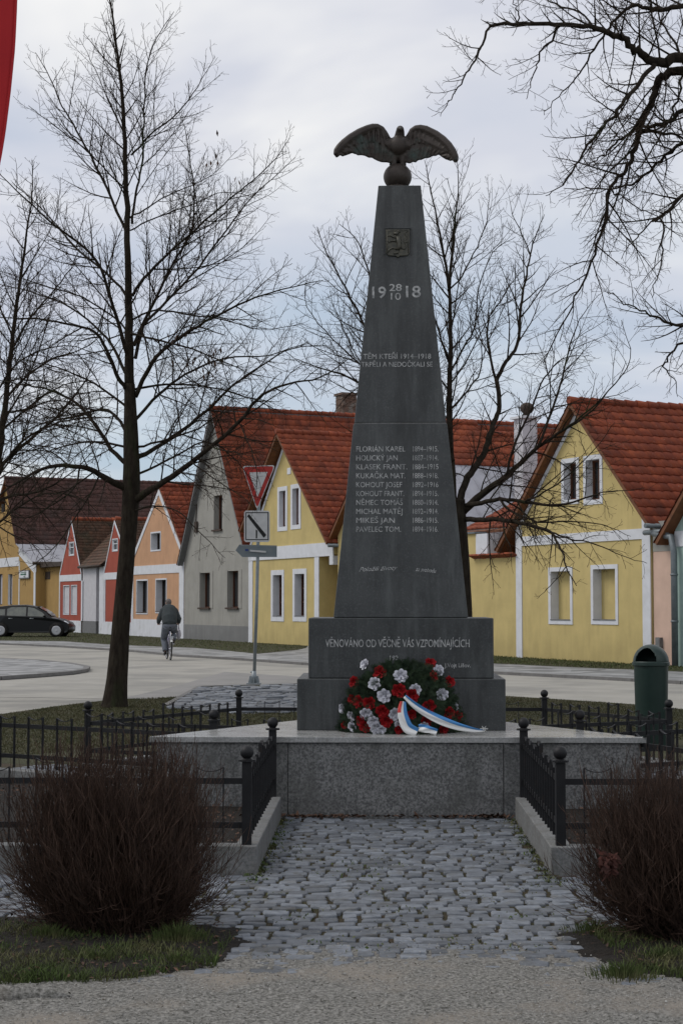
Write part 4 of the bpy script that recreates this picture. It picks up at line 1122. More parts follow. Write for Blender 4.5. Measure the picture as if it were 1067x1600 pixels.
# --- red twin-gabled cottage
H = House('twin_gabled_cottage', 56.8, 43.62, 'small red cottage with two narrow white-edged gables and a gate between them')
for (ua, ub, uc, ga, gb) in ((94, 128.5, 112.3, (109.3, 848, 116.5, 867), ((100.2, 915.5, 109, 959.5), (112.3, 915, 121, 959.5))), (163.5, 199, 179.5, (176.8, 843, 184.6, 860), ())):
    xl, xm, xr = fac(ua, 890)[0], fac(uc, 850)[0], fac(ub, 890)[0]; AZ = fac(uc, 813)[1]; EZ = 3.15
    first = bool(gb)
    if not first: xr = -43.62
    holes = [rect(*ga)] + [rect(*g) for g in gb]
    m_ = MB(); facade(m_, [(xl, HZ - .1), (xr, HZ - .1), (xr, EZ), (xm, AZ), (xl, EZ)], holes); H.part(m_, 'wall', M['red_w'])
    w0 = window(H, holes[0], .06, .05, M['white'], M['white'], bars=(0, 1))
    for h in holes[1:]:
        m2 = MB(); m2.b2(h[0], h[1], .02, .05, h[2], h[3]); w = window(H, h, .12, .04, M['white'], M['blind'], bars=(0, 0)); m2 = MB(); m2.b2(h[0] + .03, h[1] - .03, .05, .08, h[2] + .03, h[3] - .03); H.part(m2, 'shutter', M['blind'], parent=w)
    zb0, zb1 = fac(112, 908)[1], fac(112, 898)[1]
    pil(H, xl, xr, zb0, zb1, M['white'], 'cornice_band')
    m_ = MB(); m_.b2(xl, xr, -.03, .001, HZ - .1, .62); H.part(m_, 'plinth', M['white'])
    tx = fac(129 if first else 164.5, 940)[0]
    pil(H, tx - .12, tx + .12, .62, zb0, M['white']); pil(H, xl, xl + .16, .62, zb0, M['white'])
    rake_band(H, xl + .02, xr - .02, EZ + .1, AZ, .10, M['white'], xm=xm)
    sl = (AZ - EZ) / (xr - xm)
    if first:
        xe = fac(157, 895, .6)[0]
        # long low roof between the gables, its ridge running back
        slope(H, xm, AZ + .05, xr, AZ + .05 - sl * (xr - xm), .05, 10, M['tile_old'], seed=71, per=4, amp=.012, tw=.2, course=.2)
    else:
        slope(H, xm, AZ + .05, xr, AZ + .05 - sl * (xr - xm), .05, 10, M['tile_old'], seed=72, per=4, amp=.012, tw=.2, course=.2)
    slope(H, xm, AZ + .05, xl - .1, AZ + .05 - (AZ - EZ) / (xm - xl) * (xm - xl + .1), .05, 10, M['tile_old'], seed=73, per=4, amp=.012, tw=.2, course=.2)
    ridge(H, xm, AZ + .07, .05, 10, M['tile2'])
xg0, xg1 = fac(128.8, 930)[0], fac(163, 930)[0]
# roof over the gateway: faces the street, ridge parallel to it
zt, zb = fac(150, 825, 2.4)[1], fac(148, 884)[1]
m_ = MB(); a_, b_ = Vector((xg0 - 2.2, -.25, zb)), Vector((0, 2.9, 6.0 - zb)); up = b_.normalized()
xA = fac(112.3, 850)[0]; xB = fac(179.5, 850)[0]
# clip into the valley: courses get longer towards the top
nc = 14
for i in range(nc):
    f0 = i / nc; xs0 = xg0 + (xA - xg0) * f0 * .95; xs1 = xg1 + (xB - xg1) * f0 * .95
    tiled(m_, Vector((xs0, -.2, zb)) + up * (b_.length * f0), Vector((1, 0, 0)), up, xs1 - xs0, b_.length / nc, Vector((0, -up.z, up.y)), tw=.2, course=b_.length / nc, per=3, amp=.01, seed=100 + i)
H.part(m_, 'gateway_roof', M['tile_old'], attr=True)
m_ = MB(); m_.tube([(xA, 2.7, 6.03), (xB, 2.7, 6.03)], .12, 8); H.part(m_, 'ridge_tiles', M['tile2'])
m_ = MB(); m_.poly([(xg0, -.1, zb - .03), (xg1, -.1, zb - .03), (xg1, 2.6, zb - .03), (xg0, 2.6, zb - .03)]); m_.b2(xg0 + .9, xg1, .9, 1.0, HZ, zb - .05); H.part(m_, 'gate', M['wood_dark'])
xp = fac(150, 930)[0]; xq = fac(155.5, 930)[0]
m_ = MB(); m_.b2(xg0 + .02, xp, .03, .5, .62, zb - .05); H.part(m_, 'gate_pier', M['blind'])
m_ = MB(); m_.b2(xg0 + .02, xp, .028, .5, HZ, .615); H.part(m_, 'pier_base', M['slate'])
m_ = MB(); m_.b2(xq, xg1 - .02, .0, .5, HZ, zb - .05); H.part(m_, 'gate_pier', M['white'])
m_ = MB(); m_.tube([(xg0, -.22, zb - .04), (xg1, -.22, zb - .04)], .07, 8); H.part(m_, 'gutter', M['wood_dark'])

# --- mustard house far left
H = House('gabled_house', 75.7, 56.85, 'large mustard house at the far left with a huge brown roof, behind the black car')
xk, xr = -61.9, -56.82; xa = -68.8; xl = -75.7; AZ = 9.40
zk = 5.15; xkk = -65.9; ze = 4.0
holes = [rect(13.5, 897, 20, 945), rect(-3, 897, 4.5, 945), rect(3, 780, 9, 800)]
m_ = MB(); facade(m_, [(xkk, HZ - .1), (xkk, zk), (xa, AZ), (xl, 4.0), (xl, HZ - .1)], holes)
facade(m_, [(xkk, HZ - .1), (xk, HZ - .1), (xk, ze), (xkk, zk)], []); H.part(m_, 'wall', M['mustard'])
for h in holes[:2]: window(H, h, .18, .0, M['white'], M['wood_dark'], bars=(0, 0), curtain=True)
window(H, holes[2], .18, .0, M['slate'], M['wood_dark'], bars=(0, 0))
m_ = MB(); facade(m_, [(xk, HZ - .1), (xr, HZ - .1), (xr, 3.9), (xk, 3.9)], [], y=.6); m_.poly([(xk, 0, HZ), (xk, .6, HZ), (xk, .6, 3.9), (xk, 0, 3.9)]); H.part(m_, 'side_wing_wall', M['mustard'])
body(H, xl, xr, 3.9, 14, M['mustard'], y0=.6)
x0, x1, z0, z1 = rect(71, 893, 79.5, 905, .6); m_ = MB(); m_.b2(x0, x1, .57, .601, z0, z1); H.part(m_, 'vent_panel', M['wood_dark'])
xx = fac(66, 930, .5)[0]; m_ = MB(); m_.tube([(xk + .2, .3, 4.0), (xx, .5, 3.3), (xx, .5, HZ)], .07, 8); H.part(m_, 'downpipe', M['wood_dark'])
x0 = fac(31, 920)[0]; pil(H, x0 - .08, x0 + .1, HZ, 4.2, M['white']); pil(H, xk - .4, xk, HZ, 3.7, M['white'])
pil(H, xl, x0 - .1, fac(20, 885)[1], fac(20, 871)[1], M['white'], 'cornice_band')
m_ = MB(); m_.extr([(xkk, zk), (xk + .1, ze - .05), (xk + .1, ze - .55), (xk - .35, ze - .6), (xkk, zk - .55)], lambda p: (p[0], -.03, p[1]), lambda p: (p[0], .001, p[1])); H.part(m_, 'rake_trim', M['white'], recalc=True)
m_ = MB(); m_.extr([(xa, AZ), (xkk, zk), (xkk - .25, zk), (xa, AZ - .45)], lambda p: (p[0], -.03, p[1]), lambda p: (p[0], .001, p[1])); H.part(m_, 'rake_trim', M['white'], recalc=True)
slope(H, xa, AZ + .15, xkk, zk + .15, -.25, 24, M['tile_brown'], seed=81, per=4)
slope(H, xa, AZ + .15, xl - .2, 4.0, -.25, 24, M['tile_brown'], seed=82, per=4)
ridge(H, xa, AZ + .18, -.25, 24, M['tile_brown'])
m_ = MB()
A_ = [(xkk, -.25, zk + .12), (xk + .15, -.25, ze + .05), (xr + .02, .35, 4.0), (xr + .02, 3.5, 5.15), (xkk, 12, zk + .12)]
m_.poly([(xkk, -.25, zk + .12), (xk + .15, -.25, ze + .05), (xk + .15, 14, ze + .05), (xkk, 14, zk + .12)])
for k in range(16): m_.bar((xkk, -.2 + k * .9, zk + .14), (xk + .15, -.2 + k * .9, ze + .07), .03, .03)
H.part(m_, 'sheet_roof', M['sheet'])
m_ = MB(); m_.b2(xk + .1, xr, .2, 1.2, 3.72, 3.98); m_.tube([(xk + .2, -.25, ze - .02), (xk + .2, 8, ze - .02)], .09, 8); H.part(m_, 'eave_board', M['wood_dark'])
# its name board
x0, x1, z0, z1 = rect(32.5, 891, 48.5, 904)
b_ = Vector(Fc(-(x0 + x1) / 2)).to_3d(); b_.z = z0
sg = thing('wall_sign', b_, 'small white sign board with green lettering on the mustard house wall', 'sign', rz=HA)
w2 = (x1 - x0) / 2; hh = z1 - z0
m_ = MB(); m_.b2(-w2, w2, -.10, -.04, 0, hh); m_.build('sign_board', M['slate'], parent=sg)
m_ = MB(); m_.b2(-w2 + .12, w2 - .12, -.106, -.1, .06, hh - .06); m_.build('sign_face', M['white'], parent=sg)
green = mat('green_letters', (.03, .12, .07), rough=.7)
m_ = MB(); m_.b2(-w2 * .55, w2 * .55, -.112, -.106, hh * .70, hh * .78); m_.b2(-w2 * .6, w2 * .5, -.112, -.106, hh * .42, hh * .60); m_.b2(w2 * .0, w2 * .2, -.112, -.106, .08, hh * .3); m_.build('sign_lettering', green, parent=sg)

# --- pink and pale green houses at the right edge
H = House('terraced_house', -.02, -1.05, 'narrow pink rendered house strip at the right edge, beside the yellow house')
xl, xr = .03, 1.05
m_ = MB(); m_.b2(xl, xr, .05, 8, HZ - .1, 2.95); H.part(m_, 'wall', M['pink'])
m_ = MB(); m_.b2(xl, xr, .04, 8, 2.951, 3.75); H.part(m_, 'upper_wall', M['grey_w'])
x0, x1, z0, z1 = rect(1026, 996, 1032.5, 1012); m_ = MB(); m_.b2(x0, x1, -.06, .05, z0, z1); H.part(m_, 'meter_box', M['slate'])
H = House('terraced_house', -1.07, -8.5, 'pale green house cut off by the right edge, with a thick downpipe')
xl, xr = 1.07, 8.5; xm = 4.8; EZ, AZ = 3.5, 7.4
m_ = MB(); facade(m_, [(xl, HZ - .1), (xr, HZ - .1), (xr, EZ), (xm, AZ), (xl, EZ)], []); H.part(m_, 'wall', M['teal'])
pil(H, xl, xr, 3.05, 3.45, M['white'], 'cornice_band')
body(H, xl, xr, EZ, 11, M['teal'], zr=AZ)
sl = (AZ - EZ) / (xm - xl)
slope(H, xm, AZ + .15, xl - .45, AZ + .15 - sl * (xm - xl + .45), -.35, 11, M['tile'], seed=91)
slope(H, xm, AZ + .15, xr + .3, AZ + .15 - sl * (xm - xl + .3), -.35, 11, M['tile'], seed=92)
m_ = MB(); xx = fac(1054, 950, -.15)[0]; m_.tube([(.4, -.2, 3.42), (xx - .1, -.18, 3.30), (xx, -.17, 2.9), (xx, -.17, HZ)], .085, 12)
for z in (1.1, 2.3): m_.tube([(xx, -.17, z), (xx, -.17, z + .05)], .1, 12)
m_.tube([(.0, -.2, 3.45), (1.0, -.2, 3.45)], .07, 8)
H.part(m_, 'downpipe', M['zinc'])
# ------------------------------------------------------------------ trees
def perp(d, a):
    ref = Vector((0, 0, 1)) if abs(d.z) < .92 else Vector((1, 0, 0))
    u = (ref - d * ref.dot(d)).normalized(); w = d.cross(u)
    return u * cos(a) + w * sin(a)
class Tree:
    def __init__(s, seed, Y, rmin=.0032):
        s.r = random.Random(seed); s.Y = Y; s.big = MB(); s.tw = MB(); s.rmin = rmin; s.leafs = MB(); s.wig = .006; s.dk = 1.12; s.lk = 1.0; s.up = 1.0
    def along(s, pts, rad, f):
        L = [0]
        for a, b in zip(pts, pts[1:]): L.append(L[-1] + (b - a).length)
        x = f * L[-1]
        for i in range(len(pts) - 1):
            if x <= L[i + 1] or i == len(pts) - 2:
                t = (x - L[i]) / max(1e-6, L[i + 1] - L[i])
                return pts[i].lerp(pts[i + 1], t), (pts[i + 1] - pts[i]).normalized(), rad[i] + (rad[i + 1] - rad[i]) * t, L[-1]
    def smoothp(s, pts, rad, n=4):
        out, ro = [], []
        for i in range(len(pts) - 1):
            p0, p1, p2, p3 = pts[max(i - 1, 0)], pts[i], pts[i + 1], pts[min(i + 2, len(pts) - 1)]
            for k in range(n):
                t = k / n
                q = .5 * ((2 * p1) + (p2 - p0) * t + (2 * p0 - 5 * p1 + 4 * p2 - p3) * t * t + (3 * p1 - p0 - 3 * p2 + p3) * t ** 3)
                out.append(q); ro.append(rad[i] + (rad[i + 1] - rad[i]) * t)
        out.append(pts[-1]); ro.append(rad[-1]); return out, ro
    def limb(s, px, r0, r1, dz=0.0, d0=0.0, twigs=True, dens=1.0, lenk=1.0, f0=.12, Y=None, n=8, pw=1.0, up=None):
        s.up = up if up is not None else (1.0 if px[-1][1] < 430 else (.3 if px[-1][1] < 560 else -.35))
        Y = Y or s.Y; m = len(px); pts = []; r0 *= .80; r1 *= .8
        for i, (u, v) in enumerate(px):
            f = i / (m - 1); pts.append(P(u, v, Y + d0 + dz * f))
        rad = [(r0 + (r1 - r0) * (i / (m - 1)) ** pw) for i in range(m)]
        pts, rad = s.smoothp(pts, rad)
        for i in range(1, len(pts) - 1):
            pts[i] = pts[i] + Vector((s.r.gauss(0, 1), s.r.gauss(0, 1), s.r.gauss(0, 1))) * s.wig
        s.big.tube(pts, rad, n)
        if twigs: s.children(pts, rad, 1, dens * s.dk, lenk * s.lk, f0)
        return pts, rad
    def branch(s, p, d, L, r0, level, dens, lenk):
        n = 5 if level == 1 else (4 if level == 2 else 3); pts = [p]; q = p.copy(); dd = d.copy()
        for k in range(n):
            up = (.10 if level == 1 else .07) * s.up
            dd = (dd + Vector((s.r.gauss(0, .085), s.r.gauss(0, .085), s.r.gauss(0, .08) + up))).normalized()
            q = q + dd * (L / n); pts.append(q.copy())
        r1 = s.rmin * (.9 if level < 3 else .6)
        rad = [r0 + (r1 - r0) * (i / n) for i in range(n + 1)]
        (s.big if level == 1 else s.tw).tube(pts, rad, 4 if level == 1 else 3, cap=False)
        if level < 3: s.children(pts, rad, level + 1, dens, lenk, .12)
    def children(s, pts, rad, level, dens, lenk, f0):
        _, _, _, L = s.along(pts, rad, 0)
        sp = {1: .15, 2: .105, 3: .075}[level] / dens; n = max(1, int(L * (1 - f0) / sp)); a = s.r.uniform(0, 6.28)
        for k in range(n):
            f = f0 + (1 - f0) * (k + s.r.random()) / n
            p, d, r, _ = s.along(pts, rad, min(f, .99)); a += 2.4 + s.r.gauss(0, .35)
            ang = radians(s.r.uniform(32, 62)); nd = (d * cos(ang) + perp(d, a) * sin(ang)).normalized()
            rem = L * (1 - f)
            if level == 1: l = min(1.9, .30 + .45 * rem) * s.r.uniform(.4, 1.15) * lenk
            elif level == 2: l = min(.72, .12 + .45 * rem) * s.r.uniform(.5, 1.2) * lenk
            else: l = min(.24, .05 + .4 * rem) * s.r.uniform(.5, 1.2)
            if level == 1: nd = (nd + Vector((0, 0, .12 * s.up))).normalized()
            s.branch(p, nd, l, min(r * .62, {1: .0088, 2: .0048, 3: .0034}[level]) if level > 1 else min(r * .6, .013), level, dens, lenk)
    def deadleaves(s, u, v, n, spread=.25, dz=0):
        for _ in range(n):
            c = P(u, v, s.Y + dz) + Vector((s.r.gauss(0, spread), s.r.gauss(0, spread), s.r.gauss(0, spread * .5))); a = s.r.uniform(0, 6.28)
            X = Vector((cos(a) * .35, sin(a) * .35, -1)).normalized() * .055; Y = Vector((sin(a), -cos(a), .2)) * .02
            s.leafs.cur = s.r.random(); s.leafs.poly([c - X, c - Y, c + X, c + Y])
    def finish(s, name, label, origin, trunk_parts=True):
        root = thing(name, origin, label, 'tree', group='bare trees on the green'); o = Vector(origin)
        for mb, nm, m, at in ((s.trunk, 'trunk', M['bark'], 0), (s.big, 'crown', M['bark'], 0), (s.tw, 'twigs', M['twig'], 0), (s.leafs, 'dry_leaves', M['leaf'], 1)):
            if not mb or not mb.v: continue
            mb.v = [(x - o.x, y - o.y, z - o.z) for x, y, z in mb.v]
            par = root
            if nm == 'twigs' : par = s.crown_o
            ob = mb.build(nm, m, parent=par, attr=bool(at))
            if nm == 'crown': s.crown_o = ob
        return root
    def mktrunk(s, px, rad, Y=None, n=16):
        Y = Y or s.Y; pts = [P(u, v, Y) for u, v in px]; pts, rad = s.smoothp(pts, rad, 5); s.trunk = MB()
        m_ = s.trunk; rings = []
        for i, (p, r) in enumerate(zip(pts, rad)):
            ring = []
            for k in range(n):
                a = 2 * pi * k / n; rr = r * (1 + .10 * noise.noise(Vector((cos(a) * 1.6, sin(a) * 1.6, p.z * .6))) + .05 * noise.noise(Vector((cos(a) * 4, sin(a) * 4, p.z * 2))))
                ring.append(m_.V(p + Vector((cos(a) * rr, sin(a) * rr, 0))))
            rings.append(ring)
        for A, B in zip(rings, rings[1:]):
            for k in range(n): m_.F([A[k], A[(k + 1) % n], B[(k + 1) % n], B[k]], True)
        m_.F(rings[-1]); return pts, rad

T = Tree(11, 26.0, .0029)
T.mktrunk([(178, 1112), (181, 1095), (184, 1060), (189, 990), (196, 900), (202, 820), (206, 750), (205, 680), (203, 600)], [.26, .20, .165, .142, .132, .130, .135, .11, .085])
T.limb([(203, 605), (202, 520), (201, 450), (199, 350), (196, 250), (191, 150), (182, 70), (172, 0), (165, -40)], .10, .006, n=10, f0=.45, pw=.8)
for px, r0, r1, dz, kw in [
    ([(200, 560), (190, 520), (172, 465), (150, 405), (90, 355), (40, 310), (0, 272)], .045, .008, -1.4, {}),
    ([(203, 470), (180, 440), (120, 388), (95, 360), (60, 320), (20, 285)], .030, .006, 1.2, {}),
    ([(200, 365), (183, 330), (150, 258), (120, 205), (98, 165), (72, 110), (56, 82)], .034, .005, .6, {}),
    ([(201, 300), (170, 270), (130, 230), (90, 200), (45, 165)], .018, .005, -1.2, {}),
    ([(198, 215), (175, 170), (150, 110), (125, 60)], .014, .004, .6, {}),
    ([(207, 350), (213, 300), (222, 262), (226, 190), (228, 115), (245, 60), (272, 18)], .026, .005, -.6, {}),
    ([(206, 242), (235, 210), (280, 175), (310, 135), (336, 88)], .022, .004, -1.0, {}),
    ([(204, 340), (235, 322), (275, 300), (330, 275), (370, 235)], .018, .004, 1.2, {}),
    ([(210, 540), (222, 510), (262, 430), (284, 390), (301, 355), (303, 290), (294, 230), (288, 195)], .036, .006, 1.0, {}),
    ([(207, 462), (225, 435), (262, 398), (310, 355), (350, 320), (385, 290), (425, 255), (453, 215)], .032, .005, -1.2, {}),
    ([(212, 560), (225, 510), (262, 470), (300, 430), (345, 372), (385, 318), (425, 280), (462, 245)], .036, .005, 1.3, {}),
    ([(212, 620), (238, 566), (262, 542), (300, 515), (345, 490), (400, 465), (450, 450), (505, 438)], .046, .006, -1.5, {}),
    ([(213, 780), (232, 768), (261, 750), (300, 722), (330, 698), (373, 660), (411, 616), (450, 600), (500, 590), (545, 560)], .085, .008, -2.0, dict(pw=.7)),
    ([(212, 715), (235, 705), (284, 673), (331, 635), (363, 603), (410, 570), (455, 545), (510, 540)], .055, .006, 1.6, dict(pw=.8)),
    ([(208, 660), (250, 615), (290, 585), (350, 560), (420, 555), (480, 535)], .036, .006, 2.2, {}),
    ([(204, 360), (245, 340), (300, 320), (350, 300), (400, 310)], .016, .004, .6, {}),
    ([(206, 500), (245, 485), (300, 492), (350, 500), (410, 515), (470, 505)], .022, .005, -.7, {}),
    ([(199, 765), (157, 742), (126, 729), (76, 730), (30, 752), (-20, 790)], .075, .012, -1.6, dict(pw=.8)),
    ([(199, 725), (175, 703), (150, 665), (120, 630), (80, 610), (30, 600), (-20, 590)], .050, .008, 1.2, {}),
    ([(200, 610), (185, 590), (170, 555), (150, 520), (100, 505), (50, 498), (-10, 497)], .045, .008, -1.2, {}),
    ([(201, 590), (180, 548), (160, 520), (110, 480), (60, 460), (-10, 440)], .034, .007, 1.4, {}),
    ([(201, 540), (190, 505), (130, 465), (80, 450), (20, 430), (-20, 415)], .022, .005, .8, {}),
    ([(200, 680), (170, 640), (120, 650), (60, 665), (0, 700)], .034, .006, 1.8, {}),
    ([(203, 800), (240, 790), (280, 800), (320, 840), (352, 872)], .020, .004, -1.6, dict(lenk=.7)),
    ([(373, 660), (392, 700), (402, 745), (398, 790)], .014, .004, -1.6, dict(d0=-1.0, lenk=.7)),
    ([(300, 722), (330, 745), (370, 770), (395, 790)], .016, .004, -1.0, dict(d0=-.8, lenk=.7)),
    ([(126, 729), (115, 765), (80, 790), (40, 810), (0, 800)], .020, .005, -.6, dict(d0=-.5)),
    ([(157, 742), (130, 790), (90, 850), (55, 880), (20, 900)], .018, .004, -.8, dict(d0=-.4, lenk=.7)),
    ]:
    T.limb(px, r0, r1, dz, **kw)
for px in ([(205, 700), (150, 690), (90, 700), (40, 730)], [(202, 640), (150, 600), (90, 575), (20, 560)], [(207, 745), (260, 720), (320, 690), (370, 720), (400, 760)], [(206, 610), (260, 600), (330, 605), (400, 625), (450, 650)], [(201, 520), (240, 530), (300, 545), (360, 570), (410, 590)], [(206, 700), (250, 690), (310, 670), (360, 640), (440, 640)]):
    T.limb(px, .026, .005, T.r.uniform(-1.8, 1.8), dens=1.1)
T.limb([(262, 542), (282, 575), (310, 600), (345, 612)], .012, .004, -.6, d0=-.4, lenk=.6)
T.deadleaves(328, 253, 7, .07); T.deadleaves(369, 281, 2, .04); T.deadleaves(337, 211, 1, .02)
T.deadleaves(318, 568, 22, .16, -.5); T.deadleaves(280, 530, 10, .12, -.5); T.deadleaves(300, 560, 12, .2)
q = P(178, 1105, 26); T.finish('bare_tree', 'tall bare tree behind the left fence, its leaning trunk beside the orange house', (q.x, q.y, -.02))

T = Tree(23, 29.0, .0034)
T.mktrunk([(-48, 1080), (-46, 1000), (-36, 900), (-22, 800), (-8, 720), (0, 680)], [.2, .15, .14, .13, .115, .10])
for px, r0, r1, dz, kw in [
    ([(0, 685), (8, 640), (17, 560), (25, 490), (33, 430), (42, 370), (50, 310), (52, 250)], .08, .006, 0, dict(pw=.8, n=8)),
    ([(-10, 740), (15, 715), (55, 680), (90, 650), (130, 600), (150, 560)], .05, .006, -1.2, {}),
    ([(0, 690), (-15, 620), (-30, 540), (-35, 450), (-30, 370)], .05, .008, .8, {}),
    ([(12, 620), (45, 585), (85, 560), (130, 545), (165, 520)], .032, .005, 1.2, {}),
    ([(20, 545), (45, 500), (80, 460), (110, 420), (128, 380)], .026, .005, -1.0, {}),
    ([(22, 530), (0, 480), (-20, 430), (-25, 380)], .022, .005, .6, {}),
    ([(32, 440), (55, 400), (78, 360), (95, 300)], .016, .004, .5, {}),
    ([(-18, 790), (20, 775), (60, 768), (105, 745), (150, 700)], .040, .006, -1.0, {}),
    ([(-22, 810), (10, 830), (50, 850), (80, 890)], .022, .004, -1.0, dict(lenk=.8)),
    ([(8, 645), (40, 640), (90, 625), (150, 640), (180, 620)], .026, .005, 1.6, {}),
    ([(-10, 735), (-40, 680), (-80, 600), (-90, 500)], .04, .006, 1.0, {}),
    ([(-30, 800), (20, 705), (80, 665), (140, 652), (190, 655)], .034, .005, -1.4, {}),
    ([(-25, 700), (40, 640), (100, 602), (160, 592)], .030, .005, .9, {}),
    ([(-20, 640), (30, 565), (100, 540), (170, 560)], .026, .005, -.6, {}),
    ([(-40, 850), (20, 800), (70, 772), (130, 780), (165, 820)], .030, .004, -1.5, {}),
    ([(5, 660), (40, 600), (70, 520), (90, 440)], .026, .005, .4, {}),
    ([(-15, 760), (30, 700), (60, 620), (75, 560)], .024, .005, 1.4, {}),
    ]: T.limb(px, r0, r1, dz, **kw)
q = P(-48, 1078, 29); T.finish('bare_tree', 'bare tree at the left edge, only its branches seen above the mustard house', (q.x, q.y, -.02))

T = Tree(37, 24.0, .0028)
T.mktrunk([(726, 1118), (725, 1080), (724, 1000), (721, 920), (717, 860), (712, 815), (710, 780)], [.2, .16, .142, .138, .142, .155, .15])
for px, r0, r1, dz, kw in [
    ([(708, 800), (706, 740), (702, 670), (702, 600), (704, 520), (701, 450), (690, 380), (676, 312), (663, 250)], .085, .005, .3, dict(pw=.75, n=10)),
    ([(701, 455), (706, 390), (711, 340), (716, 300), (714, 245)], .030, .004, -.5, {}),
    ([(722, 800), (752, 772), (780, 752), (800, 736), (822, 714), (842, 697), (880, 672), (915, 650), (950, 610)], .080, .010, -1.2, dict(pw=.8, n=10)),
    ([(716, 785), (728, 750), (742, 730), (757, 705), (765, 680), (771, 660), (780, 635), (775, 592)], .070, .040, .8, dict(pw=.9, n=10)),
    ([(775, 595), (790, 565), (808, 538), (813, 480), (820, 440), (828, 398), (838, 365), (850, 335)], .040, .005, .6, dict(d0=.8)),
    ([(775, 595), (766, 560), (761, 530), (765, 495), (785, 465), (800, 440), (818, 420)], .026, .005, .2, dict(d0=.8)),
    ([(828, 398), (815, 365), (800, 335), (795, 305)], .014, .003, .3, dict(d0=1.4)),
    ([(702, 585), (725, 540), (742, 510), (748, 450), (770, 395), (805, 370)], .020, .004, -.8, {}),
    ([(700, 455), (722, 430), (745, 385), (760, 345), (765, 300)], .018, .004, .8, {}),
    ([(700, 560), (680, 500), (665, 450), (655, 400)], .02, .004, -.4, {}),
    ([(703, 640), (730, 610), (750, 580), (752, 530), (735, 470)], .022, .004, 1.0, {}),
    ([(840, 698), (862, 640), (878, 590), (890, 540), (905, 500), (935, 460)], .026, .004, .9, dict(d0=-.9)),
    ([(790, 745), (805, 690), (830, 640), (850, 590), (880, 560), (920, 555)], .026, .005, -.6, dict(d0=-.5)),
    ([(880, 672), (920, 640), (960, 600), (985, 560), (970, 500)], .018, .004, -.6, dict(d0=-1.1)),
    ([(724, 792), (752, 786), (781, 780), (820, 784), (861, 789), (905, 782), (941, 770), (990, 766)], .052, .005, -2.2, dict(pw=.8)),
    ([(722, 812), (750, 812), (780, 812), (807, 816), (840, 824), (861, 832), (876, 858), (884, 885), (900, 915)], .050, .006, -2.6, dict(lenk=.75)),
    ([(861, 832), (890, 842), (930, 850), (970, 868), (1010, 880)], .016, .004, -.8, dict(d0=-2.2, lenk=.75)),
    ([(884, 885), (870, 905), (850, 925), (838, 935)], .009, .003, -.4, dict(d0=-2.4, lenk=.5)),
    ([(781, 780), (800, 800), (840, 815), (890, 815), (940, 820), (985, 838)], .024, .004, -1.4, dict(d0=-.6, lenk=.8)),
    ([(820, 784), (850, 770), (890, 740), (930, 700), (960, 660)], .018, .004, -.6, dict(d0=-1.0)),
    ([(712, 800), (690, 760), (650, 690), (610, 600), (575, 520), (540, 450), (510, 395), (496, 355)], .050, .005, 1.5, {}),
    ([(708, 720), (660, 660), (600, 620), (545, 590), (500, 575), (460, 560)], .040, .005, 2.0, {}),
    ([(706, 700), (650, 620), (610, 520), (580, 440), (560, 380), (530, 350)], .034, .005, .6, {}),
    ([(600, 620), (560, 560), (530, 500), (515, 455)], .016, .004, .6, dict(d0=1.4)),
    ([(610, 605), (570, 575), (520, 530), (480, 480), (478, 430)], .018, .004, .6, dict(d0=.8)),
    ]: T.limb(px, r0, r1, dz, **kw)
q = P(726, 1110, 24); T.finish('bare_tree', 'bare forked tree standing directly behind the monument, right of the obelisk', (q.x, q.y, -.02))

